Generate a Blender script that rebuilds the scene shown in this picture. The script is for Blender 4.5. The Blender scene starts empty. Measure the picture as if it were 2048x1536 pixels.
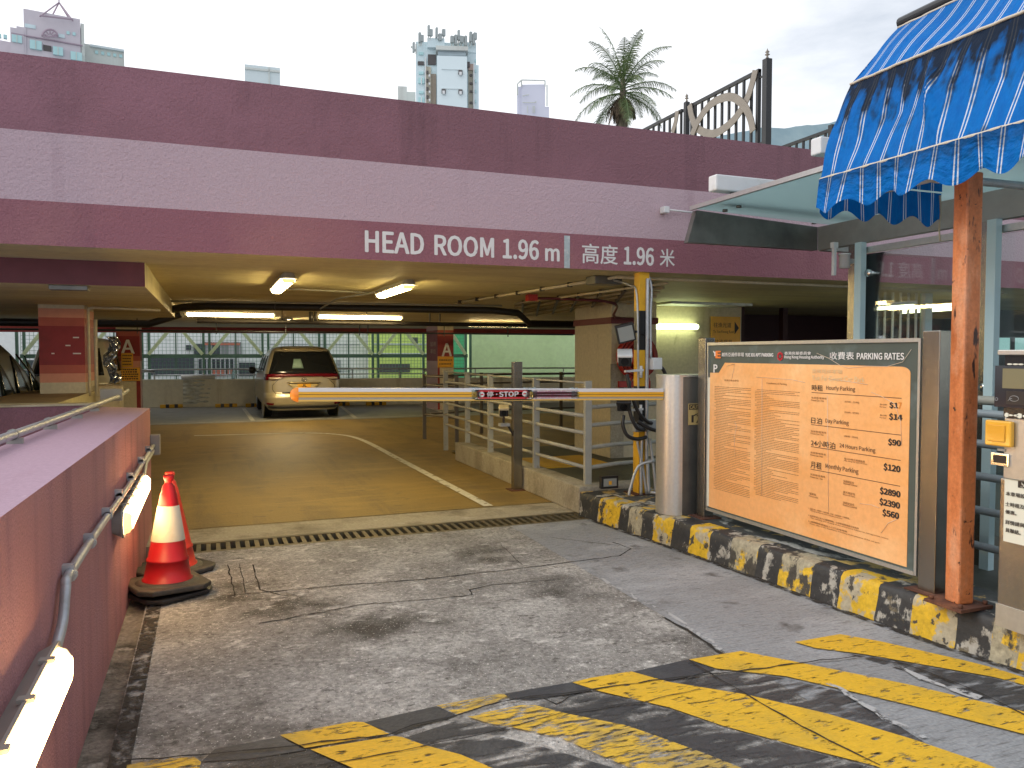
import bpy, math, random
from mathutils import Vector, Matrix, noise as mnoise
random.seed(7)
S = bpy.context.scene
COL = S.collection
R = math.radians
# ------------------------------------------------------------------ camera
FPX, CX, CY, EYE = 1548.0, 1024.0, 768.0, 1.55
YAW, PIT = R(21.3), math.atan(61/1548)
FW = Vector((math.sin(YAW)*math.cos(PIT), math.cos(YAW)*math.cos(PIT), -math.sin(PIT)))
RT = Vector((math.cos(YAW), -math.sin(YAW), 0))
UP = RT.cross(FW)
cam = bpy.data.objects.new('camera', bpy.data.cameras.new('camera'))
COL.objects.link(cam)
cam.matrix_world = Matrix((( RT.x, UP.x, -FW.x, 0), (RT.y, UP.y, -FW.y, 0), (RT.z, UP.z, -FW.z, EYE), (0, 0, 0, 1)))
cam.data.sensor_width = 36; cam.data.lens = FPX/2048*36
cam.data.clip_start = 0.05; cam.data.clip_end = 5000
S.camera = cam
# ------------------------------------------------------------------ world and sun
SUN_EL, SUN_AZ = R(36), R(-72)      # azimuth from +Y towards +X
W = bpy.data.worlds.new('World'); S.world = W; W.use_nodes = True
nt = W.node_tree; nt.nodes.clear()
def wn(t, **k):
    n = nt.nodes.new(t)
    for a, b in k.items(): setattr(n, a, b)
    return n
out = wn('ShaderNodeOutputWorld'); bg = wn('ShaderNodeBackground'); bg.inputs[1].default_value = 0.1
sky = wn('ShaderNodeTexSky', sky_type='NISHITA', sun_disc=False, sun_elevation=SUN_EL, sun_rotation=SUN_AZ, air_density=1.2, dust_density=1.5)
tc = wn('ShaderNodeTexCoord'); mp = wn('ShaderNodeMapping'); mp.inputs['Scale'].default_value = (1.2, 1.2, 3.5)
nz = wn('ShaderNodeTexNoise'); nz.inputs['Scale'].default_value = 2.6; nz.inputs['Detail'].default_value = 7; nz.inputs['Roughness'].default_value = .55
nt.links.new(tc.outputs['Generated'], mp.inputs[0]); nt.links.new(mp.outputs[0], nz.inputs['Vector'])
# cloud cover: thinner towards the right-hand side of the view, thick to the left
dv = wn('ShaderNodeVectorMath', operation='DOT_PRODUCT'); dv.inputs[1].default_value = (-.80, .25, -.45)
nt.links.new(tc.outputs['Generated'], dv.inputs[0])
ad = wn('ShaderNodeMath', operation='MULTIPLY_ADD'); ad.inputs[1].default_value = .75
nt.links.new(dv.outputs['Value'], ad.inputs[0]); nt.links.new(nz.outputs['Fac'], ad.inputs[2])
mr = wn('ShaderNodeMapRange'); mr.inputs[1].default_value = .02; mr.inputs[2].default_value = .34; mr.inputs[3].default_value=.42; mr.inputs[4].default_value=1.0
nt.links.new(ad.outputs[0], mr.inputs[0])
mx = wn('ShaderNodeMix', data_type='RGBA'); mx.inputs[7].default_value = (10.6, 10.8, 11.2, 1)
nt.links.new(mr.outputs[0], mx.inputs[0]); nt.links.new(sky.outputs[0], mx.inputs[6]); nt.links.new(mx.outputs[2], bg.inputs[0]); nt.links.new(bg.outputs[0], out.inputs[0])
sl = bpy.data.lights.new('sun', 'SUN'); sl.energy = 1.3; sl.angle = R(30); sl.color = (1, .95, .88)
so = bpy.data.objects.new('sun', sl); COL.objects.link(so)
sd = Vector((math.sin(SUN_AZ)*math.cos(SUN_EL), math.cos(SUN_AZ)*math.cos(SUN_EL), math.sin(SUN_EL)))
so.rotation_euler = (-sd).to_track_quat('-Z', 'Y').to_euler()
S.view_settings.view_transform = 'Standard'; S.view_settings.look = 'None'
S.view_settings.exposure = 0.24; S.view_settings.gamma = 1
S.render.engine = 'CYCLES'
S.cycles.use_denoising = True
S.cycles.max_bounces = 6; S.cycles.transparent_max_bounces = 16
S.cycles.sample_clamp_indirect = 6
# ------------------------------------------------------------------ measuring helpers (a ray through a point of the photo met with a real plane)
def ray(x, y): return FW + RT*((x-CX)/FPX) - UP*((y-CY)/FPX)
def gz(x, y, z=0.0): d = ray(x, y); t = (z-EYE)/d.z; return Vector((d.x*t, d.y*t, z))
def gy(x, y, v): d = ray(x, y); t = v/d.y; return Vector((d.x*t, v, EYE+d.z*t))
def gx(x, y, v): d = ray(x, y); t = v/d.x; return Vector((v, d.y*t, EYE+d.z*t))
def pj(p):
    v = Vector(p)-Vector((0, 0, EYE)); w = v.dot(FW)
    return CX+FPX*v.dot(RT)/w, CY-FPX*v.dot(UP)/w
# ------------------------------------------------------------------ materials
def srgb(r, g, b):
    f = lambda c: (c/12.92 if c <= .04045 else ((c+.055)/1.055)**2.4)
    return tuple(f(c/255) for c in (r, g, b))
MATS = {}
def mat(name, col, rough=.6, metal=0., layers=(), var=.0, vs=8., bump=0., bs=60., bst=(1,1,1), spec=.5, transp=None, coat=0, wav=None):
    """layers: (colour, scale, lo, hi, stretch[, detail]) painted over the base by a noise mask"""
    m = bpy.data.materials.new(name); m.use_nodes = True
    t = m.node_tree; N = t.nodes; L = t.links
    b = N['Principled BSDF']
    b.inputs['Roughness'].default_value = rough; b.inputs['Metallic'].default_value = metal
    b.inputs['Specular IOR Level'].default_value = spec
    if coat: b.inputs['Coat Weight'].default_value = coat; b.inputs['Coat Roughness'].default_value = .08
    geo = N.new('ShaderNodeNewGeometry')
    def nse(scale, stretch, detail=5, off=0):
        mpn = N.new('ShaderNodeMapping'); mpn.inputs['Scale'].default_value = stretch; mpn.inputs['Location'].default_value = (off*3.1, off*1.7, off*2.3)
        n = N.new('ShaderNodeTexNoise'); n.inputs['Scale'].default_value = scale; n.inputs['Detail'].default_value = detail; n.inputs['Roughness'].default_value = .62
        L.new(geo.outputs['Position'], mpn.inputs[0]); L.new(mpn.outputs[0], n.inputs['Vector'])
        return n.outputs['Fac']
    def rng(s, lo, hi, a=0., c=1.):
        r = N.new('ShaderNodeMapRange'); r.inputs[1].default_value = lo; r.inputs[2].default_value = hi; r.inputs[3].default_value = a; r.inputs[4].default_value = c
        L.new(s, r.inputs[0]); return r.outputs[0]
    cur = None
    if len(col) == 3: col = (*col, 1)
    b.inputs['Base Color'].default_value = col
    for i, ly in enumerate(layers):
        c, sc, lo, hi, st = ly[:5]; dt = ly[5] if len(ly) > 5 else 6
        mxn = N.new('ShaderNodeMix'); mxn.data_type = 'RGBA'
        L.new(rng(nse(sc, st, dt, i+1), lo, hi), mxn.inputs[0])
        if cur is None: mxn.inputs[6].default_value = col
        else: L.new(cur, mxn.inputs[6])
        mxn.inputs[7].default_value = (*c, 1); cur = mxn.outputs[2]
    if var:
        mxn = N.new('ShaderNodeMix'); mxn.data_type = 'RGBA'; mxn.blend_type = 'MULTIPLY'; mxn.inputs[0].default_value = 1
        if cur is None: mxn.inputs[6].default_value = col
        else: L.new(cur, mxn.inputs[6])
        cb = N.new('ShaderNodeCombineColor'); v = rng(nse(vs, (1,1,1), 8, 9), .3, .7, 1-var, 1+var)
        for k in range(3): L.new(v, cb.inputs[k])
        L.new(cb.outputs[0], mxn.inputs[7]); cur = mxn.outputs[2]
    if cur is not None: L.new(cur, b.inputs['Base Color'])
    if bump:
        bn = N.new('ShaderNodeBump'); bn.inputs['Strength'].default_value = min(1, bump); bn.inputs['Distance'].default_value = .004*max(1, bump)
        L.new(nse(bs, bst, 4, 5), bn.inputs['Height']); L.new(bn.outputs[0], b.inputs['Normal'])
    if transp:      # worn through: (scale, lo, hi, stretch)
        sc, lo, hi, st = transp
        tr = N.new('ShaderNodeBsdfTransparent'); ms = N.new('ShaderNodeMixShader')
        L.new(rng(nse(sc, st, 9, 7), lo, hi), ms.inputs[0]); L.new(b.outputs[0], ms.inputs[1]); L.new(tr.outputs[0], ms.inputs[2])
        L.new(ms.outputs[0], N['Material Output'].inputs[0])
    MATS[name] = m
    return m
def emit(name, col, s):
    m = bpy.data.materials.new(name); m.use_nodes = True; t = m.node_tree
    b = t.nodes['Principled BSDF']; b.inputs['Base Color'].default_value = (.8, .8, .75, 1)
    b.inputs['Emission Color'].default_value = (*col, 1); b.inputs['Emission Strength'].default_value = s
    MATS[name] = m; return m
def glass(name, tint, refl=.1, vis=.15):
    """thin pane: mostly see-through, a little tint, sharp fresnel reflection"""
    m = bpy.data.materials.new(name); m.use_nodes = True; t = m.node_tree; N = t.nodes; L = t.links
    N.remove(N['Principled BSDF'])
    tr = N.new('ShaderNodeBsdfTransparent'); tr.inputs[0].default_value = (*tint, 1)
    gl = N.new('ShaderNodeBsdfGlossy'); gl.inputs['Roughness'].default_value = .02
    df = N.new('ShaderNodeBsdfTranslucent'); df.inputs[0].default_value = (.72, .88, .88, 1)
    m0 = N.new('ShaderNodeMixShader'); m0.inputs[0].default_value = vis; L.new(tr.outputs[0], m0.inputs[1]); L.new(df.outputs[0], m0.inputs[2])
    lw = N.new('ShaderNodeFresnel'); lw.inputs[0].default_value = 1.45
    ms = N.new('ShaderNodeMixShader'); L.new(lw.outputs[0], ms.inputs[0]); L.new(m0.outputs[0], ms.inputs[1]); L.new(gl.outputs[0], ms.inputs[2])
    L.new(ms.outputs[0], N['Material Output'].inputs[0]); MATS[name] = m; return m
V1 = (1, 1, 1); VST = (1, 1, .07)
DK = (.05, .04, .045)
mauve = mat('mauve_paint', (.24, .112, .138), .75, layers=[((.13, .06, .075), 3.2, .55, .78, VST), ((.32, .15, .19), .7, .45, .7, V1)], var=.16, vs=90, bump=3.6, bs=48)
pink = mat('pink_paint', (.54, .395, .445), .75, layers=[((.38, .25, .29), 3.0, .58, .80, VST), ((.54, .41, .46), .6, .45, .7, V1)], var=.13, vs=90, bump=3.6, bs=48)
rose = mat('rose_paint', (.30, .12, .15), .75, layers=[((.22, .09, .11), 2.6, .56, .82, VST), ((.36, .16, .17), .7, .5, .72, V1)], var=.16, vs=90, bump=3.6, bs=48)
wallpink = mat('wall_paint', (.50, .225, .225), .75, layers=[((.20, .085, .12), 3.5, .5, .78, (1,1,.05)), ((.50, .25, .28), .8, .48, .7, V1), ((.12, .06, .07), 30, .66, .74, V1)], var=.22, vs=130, bump=3.5, bs=90)
walltop = mat('wall_top_paint', (.43, .285, .36), .7, layers=[((.38, .24, .3), 3, .55, .75, (2.5,.4,1)), ((.60, .45, .5), 14, .68, .74, V1)], var=.1, vs=60, bump=.8, bs=40)
maroon = mat('maroon_paint', (.27, .026, .028), .6, layers=[((.19, .022, .022), 3, .5, .75, V1)], var=.1)
salmon = mat('salmon_paint', (.62, .27, .18), .65, var=.08)
brickred = mat('brick_red_paint', (.42, .10, .07), .65, var=.08)
cream = mat('cream_paint', (.56, .50, .36), .7, layers=[((.36, .29, .17), 1.6, .52, .78, VST), ((.22, .17, .1), 5, .64, .8, (1,1,.3))], var=.12, vs=20, bump=.6, bs=30)
ceilm = mat('ceiling_paint', (.60, .53, .30), .62, layers=[((.36, .29, .17), .9, .45, .75, (.35,1.6,1)), ((.60, .54, .40), 1.4, .55, .8, (.3,2.5,1))], var=.1, vs=12, bump=.5, bs=14, bst=(.5,2,1))
rail_m = mat('grey_rail_paint', (.36, .36, .32), .5, layers=[((.2, .17, .12), 12, .6, .75, V1)], var=.1)
bluerail = mat('pale_rail_paint', (.36, .42, .46), .4, var=.08)
galv = mat('galvanised', (.48, .50, .52), .42, .5, layers=[((.34, .35, .35), 9, .5, .7, V1), ((.3, .2, .12), 25, .68, .75, V1)], var=.1)
steel = mat('stainless', (.40, .38, .34), .24, 1.0, layers=[((.28, .265, .24), 3, .45, .7, (1,1,.15))], var=.06, vs=60, bump=.15, bs=40, bst=(20,20,.3))
steel_l = mat('stainless_light', (.62, .62, .60), .38, .85, var=.06, vs=40, bump=.1, bs=30, bst=(20,20,.3))
dsteel = mat('dark_steel', (.20, .195, .18), .35, .6, layers=[((.10, .10, .095), 1.5, .45, .7, V1)], var=.08)
whitem = mat('white_plastic', (.70, .71, .72), .45, layers=[((.55, .54, .5), 6, .55, .8, V1)], var=.04)
greym = mat('grey_plastic', (.32, .31, .28), .5, layers=[((.2, .18, .15), 12, .6, .8, V1)], var=.06)
blackm = mat('black_plastic', (.018, .018, .02), .35, var=.1)
rubber = mat('rubber', (.035, .032, .03), .6, layers=[((.09, .08, .065), 8, .5, .72, V1)], var=.2, vs=60, bump=.4)
pipeblk = mat('black_pipe', (.025, .022, .022), .4, var=.1)
redm = mat('red_paint', (.42, .03, .025), .4, var=.1)
conered = mat('cone_red', (.42, .008, .014), .42, layers=[((.42, .03, .03), 5, .55, .75, V1)], var=.08, bump=.15)
coneor = mat('cone_orange', (.80, .06, .035), .42, layers=[((.6, .04, .03), 5, .55, .75, V1)], var=.08)
conewh = mat('cone_white', (.58, .55, .46), .5, layers=[((.52, .47, .36), 9, .52, .72, V1), ((.08, .07, .06), 22, .70, .74, V1)], var=.07)
yell = mat('yellow_paint', (.72, .40, .02), .5, layers=[((.5, .27, .03), 6, .55, .75, V1)], var=.08)
kyel = mat('kerb_yellow', (.62, .40, .02), .6, layers=[((.40, .36, .26), 6, .51, .55, V1, 10), ((.06, .055, .045), 10, .565, .60, V1, 10)], var=.22, vs=30, bump=1., bs=25)
kfad = mat('kerb_faded', (.34, .31, .22), .75, layers=[((.66, .43, .03), 7, .55, .58, V1, 10), ((.06, .055, .045), 8, .52, .57, (1,1,.6), 10)], var=.35, vs=30, bump=1.2, bs=25)
kblk = mat('kerb_black', (.028, .03, .033), .6, layers=[((.38, .37, .33), 8, .545, .59, (1,1,.7), 10), ((.12, .10, .06), 11, .6, .66, V1)], var=.25, vs=30, bump=1., bs=25)
isl = mat('island_paint', (.055, .06, .062), .65, layers=[((.55, .38, .12), 3.0, .53, .57, (1,1.2,1), 8), ((.45, .45, .43), 4, .54, .62, (2,1,1), 9)], var=.25, vs=40, bump=1., bs=30)
LN = (.35, 1.0, 1)
slabA = mat('slab_rough', (.25, .245, .235), .72, layers=[((.12, .118, .112), 1.3, .54, .76, (1.5,.16,1), 7), ((.43, .425, .41), 1.5, .44, .66, V1, 9), ((.055, .052, .048), 1.05, .53, .66, V1, 10), ((.58, .575, .56), 7, .57, .72, (1,1.3,1), 10), ((.09, .086, .08), 19, .58, .68, (.8,1.3,1), 10), ((.72, .71, .70), 75, .64, .68, V1, 2), ((.03, .03, .03), 60, .67, .70, V1, 2)], var=.5, vs=45, bump=3.0, bs=60)
slabB = mat('slab_brushed', (.285, .30, .32), .68, layers=[((.17, .17, .17), .9, .52, .78, V1, 9), ((.42, .44, .47), 2.2, .5, .72, (.5,1,1), 8), ((.14, .145, .15), 30, .54, .68, (.3,2.4,1), 8), ((.09, .09, .09), 3.2, .60, .72, V1, 10)], var=.22, vs=60, bump=3.0, bs=22, bst=(.16,3.4,1))
gutm = mat('gutter_concrete', (.22, .205, .18), .85, layers=[((.04, .04, .035), 4, .47, .62, V1, 9), ((.34, .33, .3), 8, .58, .7, V1, 9)], var=.35, vs=50, bump=4, bs=30)
inflo = mat('garage_floor', (.23, .155, .045), .52, layers=[((.10, .07, .035), 1.6, .56, .78, (1.8,.14,1), 6), ((.13, .09, .035), 1.1, .48, .72, (1.5,.6,1), 9), ((.31, .215, .07), 2.4, .52, .75, (.4,1.4,1), 9), ((.08, .06, .04), 14, .60, .70, (.4,1.5,1), 9)], var=.16, vs=70, bump=1.5, bs=45, spec=.42)
bayflo = mat('bay_floor', (.24, .24, .23), .45, layers=[((.13, .13, .13), 1.2, .5, .7, V1, 9), ((.36, .36, .35), 2, .55, .75, V1, 9)], var=.15, vs=30)
walkm = mat('walkway_floor', (.07, .075, .06), .6, layers=[((.12, .12, .1), 2, .5, .7, V1)], var=.2, vs=30, bump=1)
conc = mat('plain_concrete', (.36, .33, .26), .8, layers=[((.17, .15, .11), 2.5, .48, .7, (1,1,.6), 9), ((.5, .46, .38), 6, .6, .75, V1)], var=.2, vs=40, bump=1.5, bs=30)
pyel = mat('road_yellow', (.72, .44, .025), .55, layers=[((.55, .36, .04), 3, .5, .7, V1, 9), ((.22, .17, .05), 30, .60, .70, (.4,2.0,1), 9)], var=.1, vs=60, bump=1.5, bs=22, bst=(.16,3.4,1), transp=(24, .565, .66, (.5,1.4,1)))
pyelw = mat('road_yellow_worn', (.66, .43, .04), .6, layers=[((.45, .32, .08), 4, .48, .6, V1, 9)], var=.15, vs=60, bump=1, transp=(34, .47, .58, (.35,1.6,1)))
pblk = mat('road_black', (.045, .048, .054), .55, layers=[((.07, .075, .08), 3, .5, .7, V1, 9)], var=.25, vs=40, bump=1.5, transp=(13, .45, .62, (.35,1.6,1)))
pblks = mat('road_black_solid', (.04, .045, .055), .55, layers=[((.09, .095, .1), 3, .5, .7, V1, 9)], var=.2, vs=40, bump=1, transp=(7, .62, .66, (.35,1.6,1)))
pwht = mat('road_white', (.62, .61, .55), .6, var=.15, vs=30, transp=(10, .58, .64, V1))
crackm = mat('crack', (.02, .019, .018), .9)
palecrack = mat('joint_mortar', (.42, .43, .44), .9, transp=(14, .5, .58, V1))
letw = mat('white_lettering', (.74, .73, .72), .6, layers=[((.6, .52, .55), 16, .62, .7, V1)], var=.05)
letp = mat('pale_lettering', (.52, .42, .30), .6, var=.06)
ink = mat('ink', (.035, .025, .02), .6)
inkr = mat('rule_ink', (.16, .08, .04), .6)
boardor = mat('board_orange', (.86, .43, .165), .42, layers=[((.84, .38, .11), 2.0, .52, .75, (1,.8,3), 8), ((.92, .56, .27), 1.4, .5, .72, V1, 6)], var=.07, vs=30, bump=.35, bs=9)
boardgr = mat('board_green', (.075, .095, .085), .4, layers=[((.13, .17, .17), 4, .55, .75, V1)], var=.08)
boardfade = mat('faded_print', (.78, .56, .30), .5)
boardsm = mat('small_print', (.42, .21, .08), .6)
ored = mat('orange_rust_paint', (.60, .20, .07), .42, layers=[((.40, .11, .03), 4, .5, .70, (1.5,1.5,.6), 9), ((.66, .33, .19), 3, .52, .72, (2,2,.7), 10), ((.05, .02, .015), 7, .60, .645, (2.2,2.2,.5), 11), ((.035, .015, .012), 22, .66, .69, V1, 4)], var=.15, vs=60, bump=.8, bs=40)
rust = mat('rust', (.10, .04, .025), .8, layers=[((.2, .08, .04), 10, .5, .7, V1)], var=.2, bump=1)
signy = mat('sign_yellow', (.76, .38, .03), .45, var=.06)
taupe = mat('taupe_metal', (.24, .21, .18), .45, .2, var=.08)
blackfence = mat('black_fence_paint', (.02, .02, .022), .45, var=.1)
tactile = mat('tactile_yellow', (.60, .36, .03), .6, bump=1, bs=60)
gmesh = mat('green_metal', (.10, .20, .15), .5, var=.1)
gdiag = mat('pale_green_metal', (.60, .72, .46), .5, var=.1)
greenwall = mat('green_wall', (.62, .80, .42), .7, layers=[((.54, .72, .35), 1, .5, .7, V1)], var=.06)
limewall = mat('lime_wall', (.66, .80, .22), .7, var=.08)
farwhite = mat('far_white_wall', (.80, .82, .80), .7, layers=[((.62, .66, .63), .5, .5, .7, VST)], var=.06)
plastic = bpy.data.materials.new('clear_plastic')
glassm = glass('clear_glass', (.93, .96, .95), vis=.03)
glassr = glass('canopy_glass', (.62, .74, .73), vis=.9)
# pane dark (vehicle, windows)
dglass = mat('dark_glass', (.008, .009, .010), .10, spec=.3)
wglass = mat('window_glass', (.12, .22, .24), .15, spec=.8)
plastic = glass('clear_wrap', (.92, .94, .92), vis=.62)
gold = mat('gold_car_paint', (.42, .36, .23), .32, .35, var=.05, coat=.6)
gold2 = mat('gold_car_trim', (.52, .42, .22), .22, .7, coat=1)
vanw = mat('pale_van_paint', (.48, .44, .33), .35, .1, coat=.6)
suvb = mat('black_car_paint', (.010, .009, .009), .32, 0, spec=.35, coat=.25)
tail = mat('tail_red', (.12, .003, .008), .25, spec=.3)
clear_l = mat('clear_lens', (.42, .34, .26), .25, .2)
chrome = mat('chrome', (.7, .7, .68), .12, 1.0)
tyre = mat('tyre', (.015, .015, .015), .8)
foil = mat('foil', (.6, .62, .64), .2, 1., bump=2, bs=12)
brownled = mat('ledge_paint', (.27, .20, .11), .7, layers=[((.18, .13, .07), 2, .5, .7, V1)], var=.12, bump=.6)
hillm = mat('hill_hazed', (.20, .29, .33), .9, layers=[((.24, .33, .36), .01, .45, .6, V1)])  # distance haze put into the colour; the hill itself is green
palmg = mat('palm_green', (.10, .155, .06), .5, layers=[((.16, .17, .05), 3, .5, .7, V1)], var=.3, vs=5)
palmd = mat('palm_dead', (.075, .05, .03), .8, layers=[((.16, .12, .08), 8, .5, .7, V1)], var=.3)
trunkm = mat('palm_trunk', (.14, .12, .09), .85, var=.3, vs=6, bump=2, bs=10)
bd1 = mat('tower_mauve', (.60, .55, .60), .8, layers=[((.52, .48, .53), .12, .4, .6, V1)])
bd2 = mat('tower_blue', (.62, .74, .78), .8, layers=[((.50, .62, .66), .25, .5, .7, VST)], var=.04, vs=.5)
bd3 = mat('tower_lilac', (.64, .65, .76), .8)
bd4 = mat('tower_grey', (0.59, 0.62, 0.59), .8, layers=[((.50, .51, .48), .3, .5, .7, VST)])
bd5 = mat('tower_teal', (.62, .70, .72), .8)
bdd = mat('tower_dark', (.10, .09, .09), .8)
bdr = mat('tower_trim', (.36, .28, .34), .8)
bdst = mat('tower_stained', (.44, .42, .34), .8, layers=[((.26, .24, .2), .4, .45, .65, VST)])
bwin = mat('tower_window', (.42, .66, .68), .3)
lens_end = emit('lens_end', (1.0, .62, .18), 1.3)
lamp_w = emit('lamp_warm', (1.0, .76, .32), 42)
lamp_w2 = emit('wall_lamp_warm', (1.0, .62, .25), 24)
lamp_t = emit('tube_warm', (1.0, .74, .34), 32)
lamp_g = emit('tube_greenish', (.86, 1.0, .50), 11)
lamp_far = emit('far_lamp_warm', (1.0, .80, .45), 110)
tube_refl = emit('tube_reflection', (1.0, 1.0, .62), 4.5)  # glow of the tubes added for reflections on the glass wall
scr = mat('screen_glass', (.20, .18, .10), .2, spec=.6)
btn = mat('button_yellow', (.75, .40, .03), .35, coat=.4)
paper = mat('notice_paper', (.72, .72, .62), .6, var=.03)
# blue striped cloth: two thin white lines every few centimetres, grime near the folds
def cloth(name, axis, period, off, dirt):
    m = bpy.data.materials.new(name); m.use_nodes = True; t = m.node_tree; N = t.nodes; L = t.links; b = N['Principled BSDF']
    b.inputs['Roughness'].default_value = .65; b.inputs['Specular IOR Level'].default_value = .12
    at = N.new('ShaderNodeUVMap'); at.uv_map = 'UVMap'
    sp = N.new('ShaderNodeSeparateXYZ'); L.new(at.outputs[0], sp.inputs[0])
    def mth(op, a, bb=None, c=None):
        n = N.new('ShaderNodeMath'); n.operation = op
        for k, v in enumerate((a, bb, c)):
            if v is None: continue
            if isinstance(v, (int, float)): n.inputs[k].default_value = v
            else: L.new(v, n.inputs[k])
        return n.outputs[0]
    u = mth('PINGPONG', mth('ADD', sp.outputs[0], off), period/2)      # distance from the pair's middle
    d = mth('ABSOLUTE', mth('SUBTRACT', u, .0085)); line = mth('LESS_THAN', d, .0032)
    ns = N.new('ShaderNodeTexNoise'); ns.inputs['Scale'].default_value = 9; ns.inputs['Detail'].default_value = 8
    mpn = N.new('ShaderNodeMapping'); mpn.inputs['Scale'].default_value = (2.0, .55, 1); L.new(at.outputs[0], mpn.inputs[0]); L.new(mpn.outputs[0], ns.inputs['Vector'])
    base = N.new('ShaderNodeMix'); base.data_type = 'RGBA'; base.inputs[6].default_value = (.001, .085, .36, 1); base.inputs[7].default_value = (.001, .20, .62, 1)
    L.new(ns.outputs['Fac'], base.inputs[0])
    c1 = N.new('ShaderNodeMix'); c1.data_type = 'RGBA'; L.new(mth('MULTIPLY', line, .85), c1.inputs[0]); L.new(base.outputs[2], c1.inputs[6]); c1.inputs[7].default_value = (.72, .76, .80, 1)
    cur = c1.outputs[2]
    if dirt:
        # v runs 1 at the fold (grimy) down to 0 at the hem; stripes hold more grime between the panels
        g = mth('POWER', sp.outputs[1], 1.5)
        g2 = mth('POWER', mth('SUBTRACT', 1, mth('MINIMUM', mth('MULTIPLY', sp.outputs[1], 5.), 1)), 2.)
        st = mth('MULTIPLY', mth('LESS_THAN', u, .024), mth('MULTIPLY', sp.outputs[1], .34))
        sm = mth('ADD', mth('ADD', mth('MULTIPLY', g, .88), mth('MULTIPLY', g2, .42)), st)
        ms = mth('ADD', sm, mth('MULTIPLY', mth('SUBTRACT', ns.outputs['Fac'], .52), 1.8))
        r = N.new('ShaderNodeMapRange'); r.inputs[1].default_value = .25; r.inputs[2].default_value = .75; L.new(ms, r.inputs[0])
        c2 = N.new('ShaderNodeMix'); c2.data_type = 'RGBA'; L.new(mth('MULTIPLY', r.outputs[0], dirt), c2.inputs[0]); L.new(cur, c2.inputs[6]); c2.inputs[7].default_value = (.008, .012, .02, 1)
        cur = c2.outputs[2]
    L.new(cur, b.inputs['Base Color'])
    tl = N.new('ShaderNodeBsdfTranslucent'); L.new(cur, tl.inputs[0]); ms = N.new('ShaderNodeMixShader'); ms.inputs[0].default_value = .18
    L.new(b.outputs[0], ms.inputs[1]); L.new(tl.outputs[0], ms.inputs[2]); L.new(ms.outputs[0], N['Material Output'].inputs[0])
    bn = N.new('ShaderNodeBump'); bn.inputs['Strength'].default_value = .8; bn.inputs['Distance'].default_value = .04
    n2 = N.new('ShaderNodeTexNoise'); n2.inputs['Scale'].default_value = 5; n2.inputs['Detail'].default_value = 3
    m2 = N.new('ShaderNodeMapping'); m2.inputs['Scale'].default_value = (2.5, .8, 1); m2.inputs['Rotation'].default_value = (0, 0, .5); L.new(at.outputs[0], m2.inputs[0]); L.new(m2.outputs[0], n2.inputs['Vector'])
    L.new(n2.outputs['Fac'], bn.inputs['Height']); L.new(bn.outputs[0], b.inputs['Normal'])
    MATS[name] = m; return m
clothA = cloth('awning_cloth_lower', 0, .118, .03, .96)
clothB = cloth('awning_cloth_upper', 0, .118, .03, .15)
clothC = cloth('awning_cloth_valance', 0, .118, .03, .55)
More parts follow.
